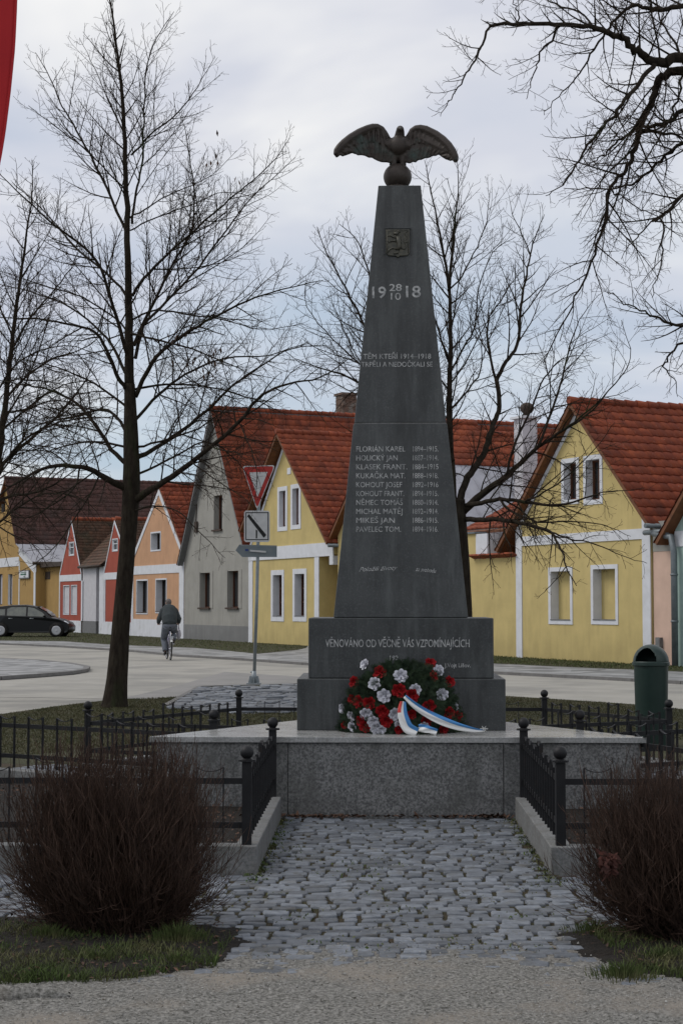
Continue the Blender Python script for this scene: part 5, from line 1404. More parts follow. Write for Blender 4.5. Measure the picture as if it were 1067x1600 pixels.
T = Tree(51, 19.0, rmin=.0026); T.wig = .012; T.dk = 1.35; T.lk = .85
T.mktrunk([(1262, 1180), (1260, 1100), (1256, 900), (1250, 600), (1245, 400), (1225, 260), (1190, 170)], [.36, .29, .26, .25, .24, .20, .15])
for px, r0, r1, dz, kw in [
    ([(1200, 190), (1120, 115), (1067, 92), (1035, 97), (1010, 92), (990, 76), (972, 60), (945, 50), (920, 42), (868, 37), (816, 36), (764, 41)], .15, .022, -.8, dict(pw=.35, n=12, f0=.3)),
    ([(766, 41), (748, 80), (733, 108), (715, 138), (700, 158), (688, 182)], .018, .004, -.2, dict(d0=-.8)),
    ([(1195, 215), (1120, 130), (1067, 110), (1040, 118), (1024, 134), (1018, 160), (1002, 186), (997, 204), (990, 240), (976, 264), (952, 292), (945, 340), (928, 396), (906, 450), (880, 505), (848, 568)], .10, .007, .4, dict(pw=.55, n=10, f0=.3)),
    ([(1022, 100), (1000, 128), (976, 156), (950, 190), (920, 224), (900, 258), (880, 288), (852, 306)], .036, .005, -.7, dict(d0=-.4)),
    ([(1130, 170), (1067, 174), (1045, 188), (1024, 198), (1000, 200), (972, 216), (948, 236), (930, 250), (912, 262)], .042, .005, .8, dict()),
    ([(1000, 202), (1030, 208), (1067, 214), (1110, 230)], .03, .01, .5, dict(d0=.3)),
    ([(1170, 240), (1110, 215), (1067, 224), (1040, 244), (1010, 272), (985, 288), (952, 294), (915, 295), (880, 294)], .036, .005, 1.4, {}),
    ([(1225, 350), (1130, 280), (1067, 306), (1040, 332), (1020, 344), (1033, 345), (1034, 380), (1028, 425), (1018, 465)], .034, .005, -.6, dict(f0=.4)),
    ([(1020, 346), (1000, 366), (982, 384), (970, 405)], .012, .004, -.3, dict(d0=-.4)),
    ([(1190, 100), (1120, 10), (1067, 8), (1040, 14), (1010, 12), (980, 12), (960, 30), (940, 58), (918, 95), (900, 122), (870, 150), (850, 180)], .060, .005, .3, dict(pw=.6, f0=.3)),
    ([(870, 38), (862, 60), (848, 78), (838, 100), (830, 130), (822, 155)], .020, .004, .3, dict(d0=-.7)),
    ([(812, 36), (808, 20), (804, 5), (795, -25)], .012, .005, 0, dict(d0=-.75)),
    ([(930, 44), (905, 20), (870, 5), (830, -10), (780, -8), (750, 5)], .016, .004, .8, dict(d0=-.5)),
    ([(972, 60), (960, 40), (940, 10), (930, -25)], .014, .006, .4, dict(d0=-.5)),
    ([(1067, 100), (1050, 60), (1030, 30), (1020, -20)], .022, .008, .5, dict()),
    ([(1240, 560), (1130, 500), (1067, 510), (1030, 497), (1005, 487), (975, 475), (945, 455)], .03, .004, -.8, dict(f0=.4)),
    ([(1240, 600), (1130, 540), (1067, 536), (1045, 558), (1036, 572), (1052, 590), (1058, 620)], .026, .004, .6, dict(f0=.4, lenk=.7)),
    ([(1067, 110), (1060, 150), (1045, 185), (1020, 230), (985, 280), (972, 300)], .020, .004, -.8, dict(d0=.3)),
    ([(952, 294), (975, 310), (1010, 330), (1035, 340)], .012, .006, .3, dict(d0=.2)),
    ]: T.limb(px, r0, r1, dz, **kw)
q = P(1262, 1170, 19); T.finish('bare_tree', 'bare tree whose gnarled dark branches reach in from the upper right edge', (q.x, q.y, -.02))

# ------------------------------------------------------------------ shrubs
def shrub(c, R, Ht, n, seed, label):
    r = random.Random(seed); mb = MB(); root = thing('red_twig_shrub', (c[0], c[1], .01), label, 'shrub', group='leafless red-brown shrubs in the foreground')
    tips = MB()
    for _ in range(n):
        a = r.uniform(0, 2 * pi); q = sqrt(r.random())
        b0 = Vector((cos(a), sin(a) * .8, 0)) * .30 * q * R / .55
        a2 = a + r.gauss(0, .5)
        # envelope: widest a third of the way up, domed top
        el = r.random() ** .75
        zt = Ht * (.28 + .72 * el) * r.uniform(.80, 1.04)
        lob = 1 + .13 * sin(a * 3 + seed) + .08 * sin(a * 7 + 1)
        rad = R * lob * sqrt(max(.03, 1 - ((zt / Ht - .42) / .72) ** 2)) * (q ** .7) * r.uniform(.7, 1.12)
        e = Vector((cos(a2) * rad, sin(a2) * rad * .9, zt))
        mid = b0.lerp(e, .5) + Vector((cos(a2), sin(a2), 0)) * rad * .10 + Vector((0, 0, -.03)) + Vector((r.gauss(0, .02), r.gauss(0, .02), 0))
        m = 6; pts = []
        for k in range(m + 1):
            t = k / m; p = b0 * (1 - t) ** 2 + mid * 2 * t * (1 - t) + e * t * t
            pts.append(p + Vector((r.gauss(0, .011), r.gauss(0, .011), 0)))
        if _ % 9 == 0:
            zl = r.uniform(.08, .34) * Ht; rl = R * r.uniform(.62, 1.04); e = Vector((cos(a) * rl, sin(a) * rl * .9, zl)); pts = [b0.lerp(e, k / 6) + Vector((r.gauss(0, .008), r.gauss(0, .008), .05 * sin(pi * k / 6) * r.uniform(-.6, 1))) for k in range(7)]
        r0 = r.uniform(.0018, .0036) * (1.7 if _ % 40 == 0 else 1); mb.cur = r.random() * .8
        mb.tube(pts, [r0 + (.0011 - r0) * k / m for k in range(m + 1)], 3, cap=False)
        for k in range(r.randint(4, 9)):
            f = r.uniform(.35, .97); i = min(m - 1, int(f * m)); p = pts[i].lerp(pts[i + 1], f * m - i); d = (pts[i + 1] - pts[i]).normalized()
            nd = (d + perp(d, r.uniform(0, 6.28)) * r.uniform(.35, .8) + Vector((0, 0, .25))).normalized(); L = r.uniform(.04, .16)
            tips.cur = .3 + r.random() * .7
            q1 = p + nd * L * .5 + Vector((r.gauss(0, .006), r.gauss(0, .006), 0)); q2 = q1 + (nd + Vector((0, 0, .25))).normalized() * L * .5
            tips.tube([p, q1, q2], [.0016, .0013, .0008], 3, cap=False)
    st = mb.build('stems', M['shrub'], parent=root, attr=True); tips.build('side_twigs', M['shrub'], parent=st, attr=True)
    return root
shrub((-1.10, 8.27), .56, .95, 2100, 5, 'dense leafless red-brown shrub in the left foreground, in front of the fence')
shrub((1.72, 8.10), .60, .90, 2100, 6, 'dense leafless red-brown shrub cut off by the right edge of the foreground')
# a dead leafy ball of foliage caught in the right shrub
mb = MB(); r = random.Random(9); c0 = P(950, 1352, 7.75)
for _ in range(160):
    c = c0 + Vector((r.gauss(0, .022), r.gauss(0, .02), r.gauss(0, .024))) - Vector(c0); a = r.uniform(0, 6.28); b = r.uniform(-1, 1); mb.cur = r.random()
    X = Vector((cos(a) * .016, sin(a) * .01, b * .016)); Y = Vector((-sin(a) * .01, .004, .01)); mb.poly([c - X, c - Y, c + X, c + Y])
tag(mb.build('dead_leaf_clump', mat('red_brown_dead_leaves', (.060, .018, .012), (.035, .012, .009), attr=.4), attr=True, origin=None), 'small clump of red-brown dead leaves on the side of the right shrub', 'dead leaves').location = c0
# ------------------------------------------------------------------ funeral wreath
fir = mat('fir_sprigs', (.012, .026, .013), (.028, .045, .020), rough=.7, scale=12, attr=.5)
rose_r = mat('red_silk_roses', (.38, .010, .012), (.14, .004, .007), rough=.7, scale=60, spec=.2)
rose_w = mat('white_silk_roses', (.70, .70, .74), (.42, .42, .47), rough=.7, scale=60, spec=.2)
rib_w = mat('ribbon_white', (.66, .66, .64), rough=.45); rib_b = mat('ribbon_blue', (.05, .19, .42), rough=.45); rib_r = mat('ribbon_red', (.50, .05, .04), rough=.45)
wc = LW(.01, .36, .60)
WR = thing('wreath', wc, 'funeral wreath of red and white roses on fir, leaning on the monument plinth', 'wreath', rz=YAW)
def WP(u, v, d):            # pixel at local depth y=d  -> wreath coordinates
    p = WLl(P(u, v, LW(0, d).y)); return Vector((p.x - .01, d - .36, p.z - .60))
r = random.Random(12)
def dome(u, v):             # depth of the wreath's front surface at a pixel
    a, b = (u - 627) / 92, (1150 - v) / 118
    return .60 - .34 * sqrt(max(0, 1 - min(1, a * a + b * b * .9)))
mb = MB()
for _ in range(2600):
    while True:
        u, v = r.uniform(535, 720), r.uniform(1038, 1146)
        if ((u - 627) / 92) ** 2 + ((1150 - v) / 114) ** 2 < 1: break
    f = r.random() ** .4; d = .60 + (dome(u, v) - .60) * f
    c = WP(u, v, d); a = atan2(1120 - v, u - 627) + r.gauss(0, .7)
    dirv = Vector((cos(a), -.35 + r.gauss(0, .3), sin(a))).normalized(); L = r.uniform(.04, .085); mb.cur = r.random()
    side = dirv.cross(Vector((0, 1, 0))).normalized()
    for s_ in range(7):
        t = s_ / 7; b = c + dirv * L * t
        for q in (-1, 1):
            e = b + (dirv * .6 + side * q + Vector((0, -.25, 0))).normalized() * .022
            n_ = dirv * .0032; mb.poly([b - n_, b + n_, e])
mb.build('fir_foliage', fir, parent=WR, attr=True)
mb = MB()      # backing mound
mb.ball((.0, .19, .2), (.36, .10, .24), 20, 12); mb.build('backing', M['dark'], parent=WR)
def rose_mesh(seed, m):
    rr = random.Random(seed); mb = MB(); R = .043
    for ring, (n, rad, tilt, sz) in enumerate(((3, .006, .05, .022), (4, .012, .20, .028), (5, .019, .42, .033), (6, .026, .72, .036), (8, .031, 1.10, .036))):
        for k in range(n):
            a = 2 * pi * k / n + ring * .7 + rr.gauss(0, .15)
            o = Vector((cos(a), 0, sin(a))) * rad
            out = Vector((cos(a), 0, sin(a))); up = Vector((0, -1, 0)); T_ = (up * cos(tilt) + out * sin(tilt)).normalized(); S = out.cross(up).normalized()
            hgt = sz * rr.uniform(.85, 1.15)
            def f(x, y, o=o, T_=T_, S=S, out=out, hgt=hgt):
                x = x * 2 - 1; w = sz * (.55 + .55 * sin(pi * min(1, y * .8 + .15)))
                return o + T_ * (hgt * (y - .25)) + S * (x * w * .75) - out * (x * x * .010) + out * (.010 * y ** 3) + up * (.004 * sin(x * 7 + y * 3))
            mb.grid(f, 4, 3)
    mb.ball((0, 0, 0), (.012, .010, .012), 8, 6)
    me = mb.build('rose', m); dat = me.data; bpy.data.objects.remove(me); return dat
roses = {('r', k): rose_mesh(k, rose_r) for k in range(3)}; roses.update({('w', k): rose_mesh(k + 5, rose_w) for k in range(3)})
def q6(x, y): return 520 + x / 4.268, 1020 + y / 4.268
Wp = [(213, 80, .9), (280, 208, 1.05), (452, 155, 1.1), (342, 288, 1.1), (548, 248, .95), (703, 117, .9), (727, 278, 1.0), (66, 375, .85), (125, 425, .85), (220, 408, 1.0), (130, 492, .8), (270, 460, .95), (290, 500, 1.05), (325, 512, .7), (412, 410, 1.0), (606, 490, .8), (808, 362, .7), (440, 478, .7)]
Rp_ = [(315, 135, 1.1), (145, 197, .95), (440, 252, 1.1), (523, 288, 1.1), (648, 70, .9), (668, 155, .85), (775, 195, .95), (172, 325, 1.0), (130, 312, .8), (243, 337, 1.05), (330, 390, 1.05), (640, 358, 1.05), (522, 410, .8), (192, 455, 1.05), (215, 490, .95), (355, 458, 1.0), (85, 485, .8), (622, 452, .95), (770, 402, 1.05), (826, 425, .95), (735, 508, .9), (440, 512, .7)]
for kind, lst in (('w', Wp), ('r', Rp_)):
    for i, (x, y, s_) in enumerate(lst):
        u, v = q6(x, y); d = min(.60, dome(u, v)) - .025
        o = bpy.data.objects.new('rose', roses[(kind, i % 3)]); COL.objects.link(o); o.parent = WR
        o.location = WP(u, v, d); o['label'] = 'white rose' if kind == 'w' else 'red rose'
        a = (u - 627) / 95; b = (v - 1095) / 70
        o.rotation_euler = (-.15 + b * .5 + r.gauss(0, .2), r.uniform(0, 6.28), 0)
        o.rotation_euler = (Matrix.Rotation(a * .7 + r.gauss(0, .2), 3, 'Z') @ Matrix.Rotation(b * .5, 3, 'X') @ Matrix.Rotation(r.uniform(0, 6.28), 3, 'Y')).to_euler()
        k = s_ * .80; o.scale = (k, k, k)
def ribbon(path, widths, deps, nm, redto=0, wvec=(0, 0, 1), twist=None):
    mb = MB(); n = len(path); N_ = 36; cen = [WP(*q6(x, y), d) for (x, y), d in zip(path, deps)]
    def at(t, arr):
        x = t * (n - 1); i = min(n - 2, int(x)); f = x - i
        p0, p1, p2, p3 = arr[max(i - 1, 0)], arr[i], arr[i + 1], arr[min(i + 2, n - 1)]
        return .5 * ((2 * p1) + (p2 - p0) * f + (2 * p0 - 5 * p1 + 4 * p2 - p3) * f * f + (3 * p1 - p0 - 3 * p2 + p3) * f ** 3)
    rows = []
    for i in range(N_ + 1):
        t = i / N_; c = at(t, cen); d = (at(min(1, t + .02), cen) - at(max(0, t - .02), cen)).normalized()
        w = at(t, widths); a = at(t, twist) if twist else 0
        side = d.cross(Vector((0, -1, 0))).normalized(); side = (side * cos(a) + Vector((0, -1, 0)) * sin(a)).normalized()
        rows.append([mb.V(c + side * w * (k / 8 - .5) + Vector((0, -.006 * sin(k * 1.1 + t * 9), 0))) for k in range(9)])
    for i in range(N_):
        for k in range(8):
            t = i / N_; mb.m = 0 if k >= 3 else 1
            if t < redto and k >= 5: mb.m = 2
            mb.F([rows[i][k], rows[i + 1][k], rows[i + 1][k + 1], rows[i][k + 1]], True)
    ob = mb.build(nm, [rib_w, rib_b, rib_r], parent=WR); md = ob.modifiers.new('s', 'SOLIDIFY'); md.thickness = .0012
    return ob
ribbon([(478, 290), (545, 350), (620, 400), (720, 450), (830, 490), (940, 515), (1010, 520)], [.028, .050, .060, .066, .058, .038, .016], [.20, .19, .19, .19, .20, .20, .20], 'ribbon_tail', twist=[0, .1, .2, .1, -.1, 0, .5])
ribbon([(468, 325), (462, 385), (472, 440), (500, 500), (560, 533)], [.045, .070, .080, .085, .075], [.22, .20, .19, .185, .18], 'ribbon_tail', redto=.3, twist=[.2, 0, 0, .1, .1])
ribbon([(570, 500), (610, 505), (650, 515), (692, 530)], [.055, .062, .05, .055], [.20, .17, .165, .16], 'ribbon_end', twist=[0, .2, -.1, .4])
mb = MB()
for k in range(6):
    a = k * 1.05; c = WP(*q6(1005, 518), .20); mb.grid(lambda x, y, a=a, c=c: c + Vector((cos(a) * .03 * x, -.02 * y * x, .022 + sin(a) * .022 * x)) + Vector((0, 0, -.012 + .010 * y)), 3, 2)
mb.build('ribbon_bow', rib_w, parent=WR)

# ------------------------------------------------------------------ litter bin
bg = mat('dark_green_plastic', (.008, .022, .018), (.013, .030, .024), rough=.42, scale=5, spec=.45, bump=.05, bscale=50)
pc = P(1016, 1000, 19.0); BN = thing('litter_bin', (pc.x, 19.0, -.02), 'dark green dome-topped litter bin behind the right fence, in front of the road', 'litter bin')
k = 19.0 / 2600; zt = P(1016, 1007, 18.85).z + .02; zs = P(1016, 1036, 18.85).z + .02; R_ = .197
mb = MB(); mb.lathe([(R_ * .86, .0), (R_ * .88, .02), (R_ * .98, zs - .03), (R_ * 1.0, zs)], 32); mb.build('bin_body', bg, parent=BN, bevel=0)
mb = MB(); mb.lathe([(R_ * 1.05, zs - .035), (R_ * 1.07, zs - .03), (R_ * 1.07, zs + .004), (R_ * 1.04, zs + .01)], 32, smooth=False); mb.build('rim_band', bg, parent=BN)
mb = MB(); nl, nm_ = 96, 36; ids = []; hd = zt - zs - .01
for i in range(nm_ + 1):
    th = pi / 2 * i / nm_; ids.append([mb.V((R_ * 1.02 * cos(th) * cos(2 * pi * j / nl), R_ * 1.02 * cos(th) * sin(2 * pi * j / nl), zs + .008 + hd * sin(th))) for j in range(nl)])
opening = radians(-122)
for i in range(nm_):
    for j in range(nl):
        a = 2 * pi * (j + .5) / nl; da = (a - opening + pi) % (2 * pi) - pi
        if .02 * 36 < i < .60 * 36 and (da / .68) ** 2 + (i / (.60 * 36)) ** 2.4 < 1: continue
        mb.F([ids[i][j], ids[i][(j + 1) % nl], ids[i + 1][(j + 1) % nl], ids[i + 1][j]], True)
dm = mb.build('bin_hood', bg, parent=BN); md = dm.modifiers.new('s', 'SOLIDIFY'); md.thickness = .008; md.offset = -1
mb = MB(); mb.lathe([(R_ * .9, zs - .25), (R_ * .9, zs - .24)], 24); mb.build('bin_liner', M['dark'], parent=BN)

# ------------------------------------------------------------------ road sign post
YS = 33.4; b0 = P(397, 1068, YS); tp = P(405, 728, YS)
RS = thing('road_sign', (b0.x, YS, -.02), 'grey steel post with give-way triangle, priority-road plate and blank arrow plate', 'road sign')
def S_(u, v, dy=0): p = P(u, v, YS + dy); return Vector((p.x - b0.x, dy, p.z + .02))
sign_red = mat('sign_red', (.36, .025, .02), (.31, .03, .025), rough=.5, scale=8); sign_wh = mat('sign_white', (.50, .50, .49), (.42, .42, .42), rough=.5, scale=6); sign_bk = mat('sign_black', (.012, .012, .012), rough=.5)
sign_gr = mat('sign_back_grey', (.135, .16, .17), (.17, .19, .20), rough=.5, scale=5, metal=.3)
mb = MB(); top = S_(404.5, 790); mb.tube([(0, 0, 0), top * .5 + Vector((.01, 0, 0)), top, S_(405.5, 740)], .034, 14)
mb.build('post', M['metal_grey'], parent=RS)
mb = MB(); mb.box((0, 0, .012), (.28, .28, .024)); mb.tube([(0, 0, .02), (0, 0, .26)], [.055, .045], 12)
for k in range(4): mb.box((.06 * cos(k * pi / 2), .06 * sin(k * pi / 2), .09), (.11 if k % 2 == 0 else .012, .012 if k % 2 == 0 else .11, .14), None, .5)
mb.tube([(-.035, 0, .24), (-.075, 0, .24)], .015, 8); mb.build('post_base', M['metal_grey'], parent=RS)
def tri(u0, v0, u1, v1, u2, v2, k, cut=.08):
    P_ = [Vector((u0, v0)), Vector((u1, v1)), Vector((u2, v2))]; c = sum(P_, Vector((0, 0))) / 3; P_ = [c + (p - c) * k for p in P_]; out = []
    for i in range(3):
        a, b, c2 = P_[i - 1], P_[i], P_[(i + 1) % 3]
        for f in (0, .5, 1):
            p = b + (a - b) * cut * (1 - f) ** 2 * 1.0 + (c2 - b) * cut * f ** 2; out.append(p)
    return out
def plate(pts, y0, y1, m, nm, parent, bev=0):
    mb = MB(); mb.extr([tuple(p) for p in pts], lambda p: S_(p[0], p[1]) + Vector((0, y0, 0)), lambda p: S_(p[0], p[1]) + Vector((0, y1, 0))); return mb.build(nm, m, parent=parent, recalc=True)
tv = (378.5, 728.5, 430.5, 727, 402, 797.5)
g = plate(tri(*tv, 1.0), -.045, -.035, sign_wh, 'give_way_sign', RS)
plate(tri(*tv, .93), -.049, -.0452, sign_red, 'red_border', g); plate(tri(*tv, .56, .03), -.053, -.0492, sign_wh, 'white_centre', g)
def rr(u0, v0, u1, v1, c, sk=0):
    return [(u0 + c, v0), (u1 - c, v0 + sk), (u1, v0 + c + sk), (u1, v1 - c), (u1 - c, v1), (u0 + c, v1 - sk), (u0, v1 - c - sk), (u0, v0 + c)]
g = plate(rr(381.8, 798, 421.8, 847, 2.5), -.045, -.035, sign_wh, 'priority_plate', RS)
fr = [(384, 800.5, 420, 801.9), (384, 842.6, 420, 844.0), (384, 801.9, 385.3, 842.6), (418.6, 801.9, 420, 842.6)]
for a in fr: plate([(a[0], a[1]), (a[2], a[1]), (a[2], a[3]), (a[0], a[3])], -.048, -.0452, sign_bk, 'black_edge', g)
plate([(386.5, 806.5), (389.5, 803.5), (416.5, 836), (412.5, 840.5)], -.049, -.0452, sign_bk, 'black_road_bar', g); plate([(400, 827.5), (402.3, 829), (402.3, 841.5), (400, 841.5)], -.048, -.0452, sign_bk, 'thin_road_bar', g)
g = plate([(368.5, 860), (374.5, 851), (433, 852.5), (433, 870.5), (379, 870.5)], -.065, -.055, sign_gr, 'arrow_plate', RS)
plate([(376, 852), (431.8, 853.4), (431.8, 854.2), (376, 852.9)], -.070, -.0652, M['metal_grey'], 'plate_rim', g)
mb = MB(); mb.bar(S_(391, 860.5) + Vector((0, -.08, 0)), S_(416, 862.5) + Vector((0, -.08, 0)), .02, .035); mb.build('clamp', sign_wh, parent=g)
plate([(383.5, 857.8), (388.5, 858), (388.5, 861.3), (383.5, 861.1)], -.069, -.0652, mat('sticker_blue', (.03, .05, .16)), 'sticker', g)

# ------------------------------------------------------------------ red flag at the upper left edge
fl = mat('red_flag_cloth', (.42, .022, .025), (.36, .018, .022), rough=.75, scale=3, spec=.2); YF = 6.0
fb = P(-160, 1500, YF); FL = thing('flag', (fb.x, YF, 0), 'red flag hanging into the upper left corner, only its edge in view', 'flag')
mb = MB(); mb.tube([(0, 0, 0), (0, 0, 5.2)], .03, 12); mb.ball((0, 0, 5.24), .05, 12, 8); mb.build('flagpole', M['metal_grey'], parent=FL)
edge = [P(24, -60, YF), P(23.5, 0, YF), P(20, 70, YF), P(13, 140, YF), (P(5, 205, YF)), P(-2, 250, YF), P(-14, 300, YF)]
mb = MB(); n = len(edge)
def ff(a, b):
    x = b * (n - 1); i = min(n - 2, int(x)); e = edge[i].lerp(edge[i + 1], x - i) - fb; e.z += fb.z
    return Vector((0 + (e.x) * a, .05 * sin(a * 7 + b * 2) * (1 - a * .5), e.z + (1 - a) * .15))
mb.grid(ff, 24, 24); ob = mb.build('flag_cloth', fl, parent=FL); md = ob.modifiers.new('s', 'SOLIDIFY'); md.thickness = .002
ob.data.update()
mb = MB(); pts = [Vector(ff(1, k / 20)) for k in range(21)]; mb.tube(pts, .006, 6); mb.build('hem', fl, parent=FL)

# ------------------------------------------------------------------ parked car
paint = mat('black_car_paint', (.003, .0035, .0045), (.004, .0045, .0055), rough=.28, scale=2, spec=.35)
cglass = mat('car_glass', (.05, .062, .06), (.11, .12, .10), rough=.08, scale=3, spec=.8); rub = mat('tyre_rubber', (.012, .012, .012), rough=.9)
alloy = mat('alloy_wheel', (.42, .42, .43), rough=.35, metal=.6); lampr = mat('tail_lamp', (.50, .02, .03), rough=.25); lampw = mat('head_lamp', (.55, .58, .62), rough=.12)
YCAR = 81.0; s_c = YCAR / 2600
CX = (8.5 - 533.5) * s_c                                # rear axle
CAR = thing('parked_car', (CX + 1.33, YCAR, -.045), 'black hatchback parked in front of the mustard house, partly cut off by the left edge', 'car')
X0 = -1.33
low_ = [(-2.05, .42), (-2.10, .62), (-2.08, .86), (-2.0, .98), (-1.2, 1.02), (.2, .98), (1.05, .93), (1.55, .84), (1.92, .70), (2.06, .52), (2.04, .30), (1.9, .20), (-1.95, .22)]
gh = [(-1.98, .97), (-1.75, 1.30), (-1.45, 1.46), (-.9, 1.52), (-.2, 1.53), (.25, 1.47), (.75, 1.22), (1.12, .92)]
mb = MB(); HW = .88
prof = []
for x, z in low_: prof.append((x, z))
# side skins curve in towards sill and bonnet
rows = []
for yy, sx, zo in ((-1, .0, 0), (-.97, .0, .02), (-.6, .0, .03), (0, 0, .04), (.6, 0, .03), (.97, 0, .02), (1, 0, 0)):
    ring = []
    for x, z in low_:
        k = 1 - .06 * abs(yy) ** 3; taper = HW * (1 - .10 * max(0, (abs(x) - 1.2) / .9) ** 2) * (1 - .05 * max(0, z - .6) / .4 if z > .6 else 1)
        zz = z + (zo if z > .7 else 0)
        ring.append(mb.V((x * k if abs(yy) > .9 else x, yy * taper, zz)))
    rows.append(ring)
for A, B in zip(rows, rows[1:]):
    n = len(A)
    for k_ in range(n): mb.F([A[k_], A[(k_ + 1) % n], B[(k_ + 1) % n], B[k_]], True)
mb.F(rows[0]); mb.F(rows[-1][::-1]); mb.build('body', paint, parent=CAR, recalc=True, bevel=.02)
mb = MB(); rows = []
for yy in (-1, -.75, 0, .75, 1):
    ring = []
    for x, z in gh:
        f = (z - .92) / .61; wv = .83 - .19 * f; ring.append(mb.V((x, yy * wv, z + .03 * (1 - yy * yy) * f)))
    rows.append(ring)
for A, B in zip(rows, rows[1:]):
    for k_ in range(len(A) - 1): mb.F([A[k_], A[k_ + 1], B[k_ + 1], B[k_]], True)
mb.F(rows[0]); mb.F(rows[-1][::-1]); mb.build('roof_and_pillars', paint, parent=CAR, recalc=True)
def cg(pts, nm, m, off=.006, side=-1, par=None):
    mb = MB()
    def f(x, z, o): w = .83 - .19 * (z - .92) / .61; return (x, side * (w + o), z)
    mb.extr(pts, lambda p: f(p[0], p[1], 0), lambda p: f(p[0], p[1], off)); return mb.build(nm, m, parent=par or CAR, recalc=True)
for sd_ in (-1, 1):
    cg([(-.05, 1.01), (.88, .98), (.62, 1.20), (.22, 1.40), (-.05, 1.44)], 'front_side_window', cglass, side=sd_)
    cg([(-1.05, 1.03), (-.14, 1.01), (-.14, 1.44), (-.85, 1.44), (-1.05, 1.36)], 'rear_side_window', cglass, side=sd_)
    cg([(-1.62, 1.06), (-1.15, 1.04), (-1.15, 1.34), (-1.40, 1.34)], 'quarter_window', cglass, side=sd_)
mb = MB(); mb.poly([(.80, -.62, 1.235), (.80, .62, 1.235), (.33, .56, 1.475), (.33, -.56, 1.475)]); mb.poly([(.82, -.63, 1.225), (1.06, -.68, 1.02), (1.06, .68, 1.02), (.82, .63, 1.225)]); w_ = mb.build('windscreen', cglass, parent=CAR); w_.location = (.012, 0, .015)
mb = MB(); mb.ball((-2.0, -.66, .86), (.10, .16, .14), 12, 8); mb.build('tail_lamp', lampr, parent=CAR)
mb = MB(); mb.ball((-2.0, .66, .86), (.10, .16, .14), 12, 8); mb.build('tail_lamp', lampr, parent=CAR)
for sd_ in (-1, 1):
    mb = MB(); mb.ball((1.78, sd_ * .66, .70), (.17, .13, .055), 12, 8, Matrix.Rotation(radians(24), 3, 'Y')); mb.build('headlight', lampw, parent=CAR)
    mb = MB(); mb.ball((.78, sd_ * .92, 1.02), (.07, .10, .06), 10, 7); mb.build('door_mirror', paint, parent=CAR)
    for x in (-.95, .06):
        mb = MB(); mb.tube([(x, sd_ * .905, .90), (x + .2, sd_ * .905, .895)], .017, 8); mb.build('door_handle', M['metal_grey'], parent=CAR)
    for x in (-1.33, 1.35):
        mb = MB(); Rw = Matrix.Rotation(pi / 2, 3, 'X'); mb.lathe([(.20, -.10), (.30, -.10), (.318, -.07), (.318, .07), (.30, .10), (.20, .10)], 28, (x, sd_ * .80, .32), Rw); ty = mb.build('wheel', rub, parent=CAR)
        mb = MB(); yo = sd_ * .90
        mb.lathe([(.19, -.01), (.225, -.01), (.225, .01), (.19, .01)], 28, (x, yo, .32), Rw)
        for k_ in range(10):
            a = 2 * pi * k_ / 10; mb.bar((x, yo, .32), (x + .2 * cos(a), yo, .32 + .2 * sin(a)), .012, .028)
        mb.lathe([(.0, -.02), (.04, -.02), (.04, .02), (0.0, .02)], 12, (x, yo, .32), Rw); mb.build('rim', alloy, parent=ty)
        mb = MB(); mb.lathe([(.01, -.005), (.36, -.005), (.36, .005), (.01, .005)], 28, (x, sd_ * .874, .34), Rw); mb.build('wheel_arch', M['dark'], parent=CAR)

# ------------------------------------------------------------------ cyclist
YB = 50.0; gz = ROADZ + .004; HD = atan2(.97, -.20)          # heading
bp = P(264, 1029, YB)
BK = thing('bicycle', (bp.x, YB, gz), 'bicycle with white mudguard ridden away up the road by the man in grey', 'bicycle', rz=HD)
silver = mat('chrome_parts', (.45, .45, .47), rough=.3, metal=.8); frame_m = mat('violet_grey_frame', (.20, .19, .28), rough=.35); whiteg = mat('white_mudguard', (.62, .62, .60), rough=.4)
Rw = Matrix.Rotation(pi / 2, 3, 'X')
for x in (-.53, .53):
    mb = MB(); N_ = 32
    pts = [(x + .325 * cos(2 * pi * k_ / N_), 0, .335 + .325 * sin(2 * pi * k_ / N_)) for k_ in range(N_ + 1)]; mb.tube(pts, .018, 8, cap=False); ty = mb.build('wheel', rub, parent=BK)
    mb = MB(); pts = [(x + .30 * cos(2 * pi * k_ / N_), 0, .335 + .30 * sin(2 * pi * k_ / N_)) for k_ in range(N_ + 1)]; mb.tube(pts, .010, 6, cap=False)
    for k_ in range(16):
        a = 2 * pi * k_ / 16; mb.tube([(x, .02 * (-1) ** k_, .335), (x + .3 * cos(a), 0, .335 + .3 * sin(a))], .0018, 3)
    mb.tube([(x, -.05, .335), (x, .05, .335)], .018, 8); mb.build('rim_and_spokes', silver, parent=ty)
mb = MB(); bb = Vector((-.08, 0, .30)); st = Vector((-.24, 0, .86)); hd_ = Vector((.34, 0, .88)); 
for a, b, rr_ in ((bb, st, .016), (bb, hd_ - Vector((-.02, 0, .14)), .018), (st - Vector((-.03, 0, .12)), hd_, .016), (hd_ + Vector((-.015, 0, .05)), Vector((.40, 0, .70)), .018)): mb.tube([a, b], rr_, 8)
for s_ in (-1, 1):
    mb.tube([(-.53, s_ * .055, .335), bb], .009, 6); mb.tube([(-.53, s_ * .055, .335), st - Vector((0, 0, .10))], .008, 6); mb.tube([(.40, s_ * .045, .70), (.50, s_ * .05, .45), (.53, s_ * .05, .335)], .011, 6)
mb.build('frame', frame_m, parent=BK)
mb = MB(); mb.grid(lambda a, b: (-.53 + .36 * cos(radians(20 + 125 * a)), (b - .5) * .06, .335 + .36 * sin(radians(20 + 125 * a)) + .008 * (1 - (2 * b - 1) ** 2)), 14, 4); mb.build('rear_mudguard', whiteg, parent=BK)
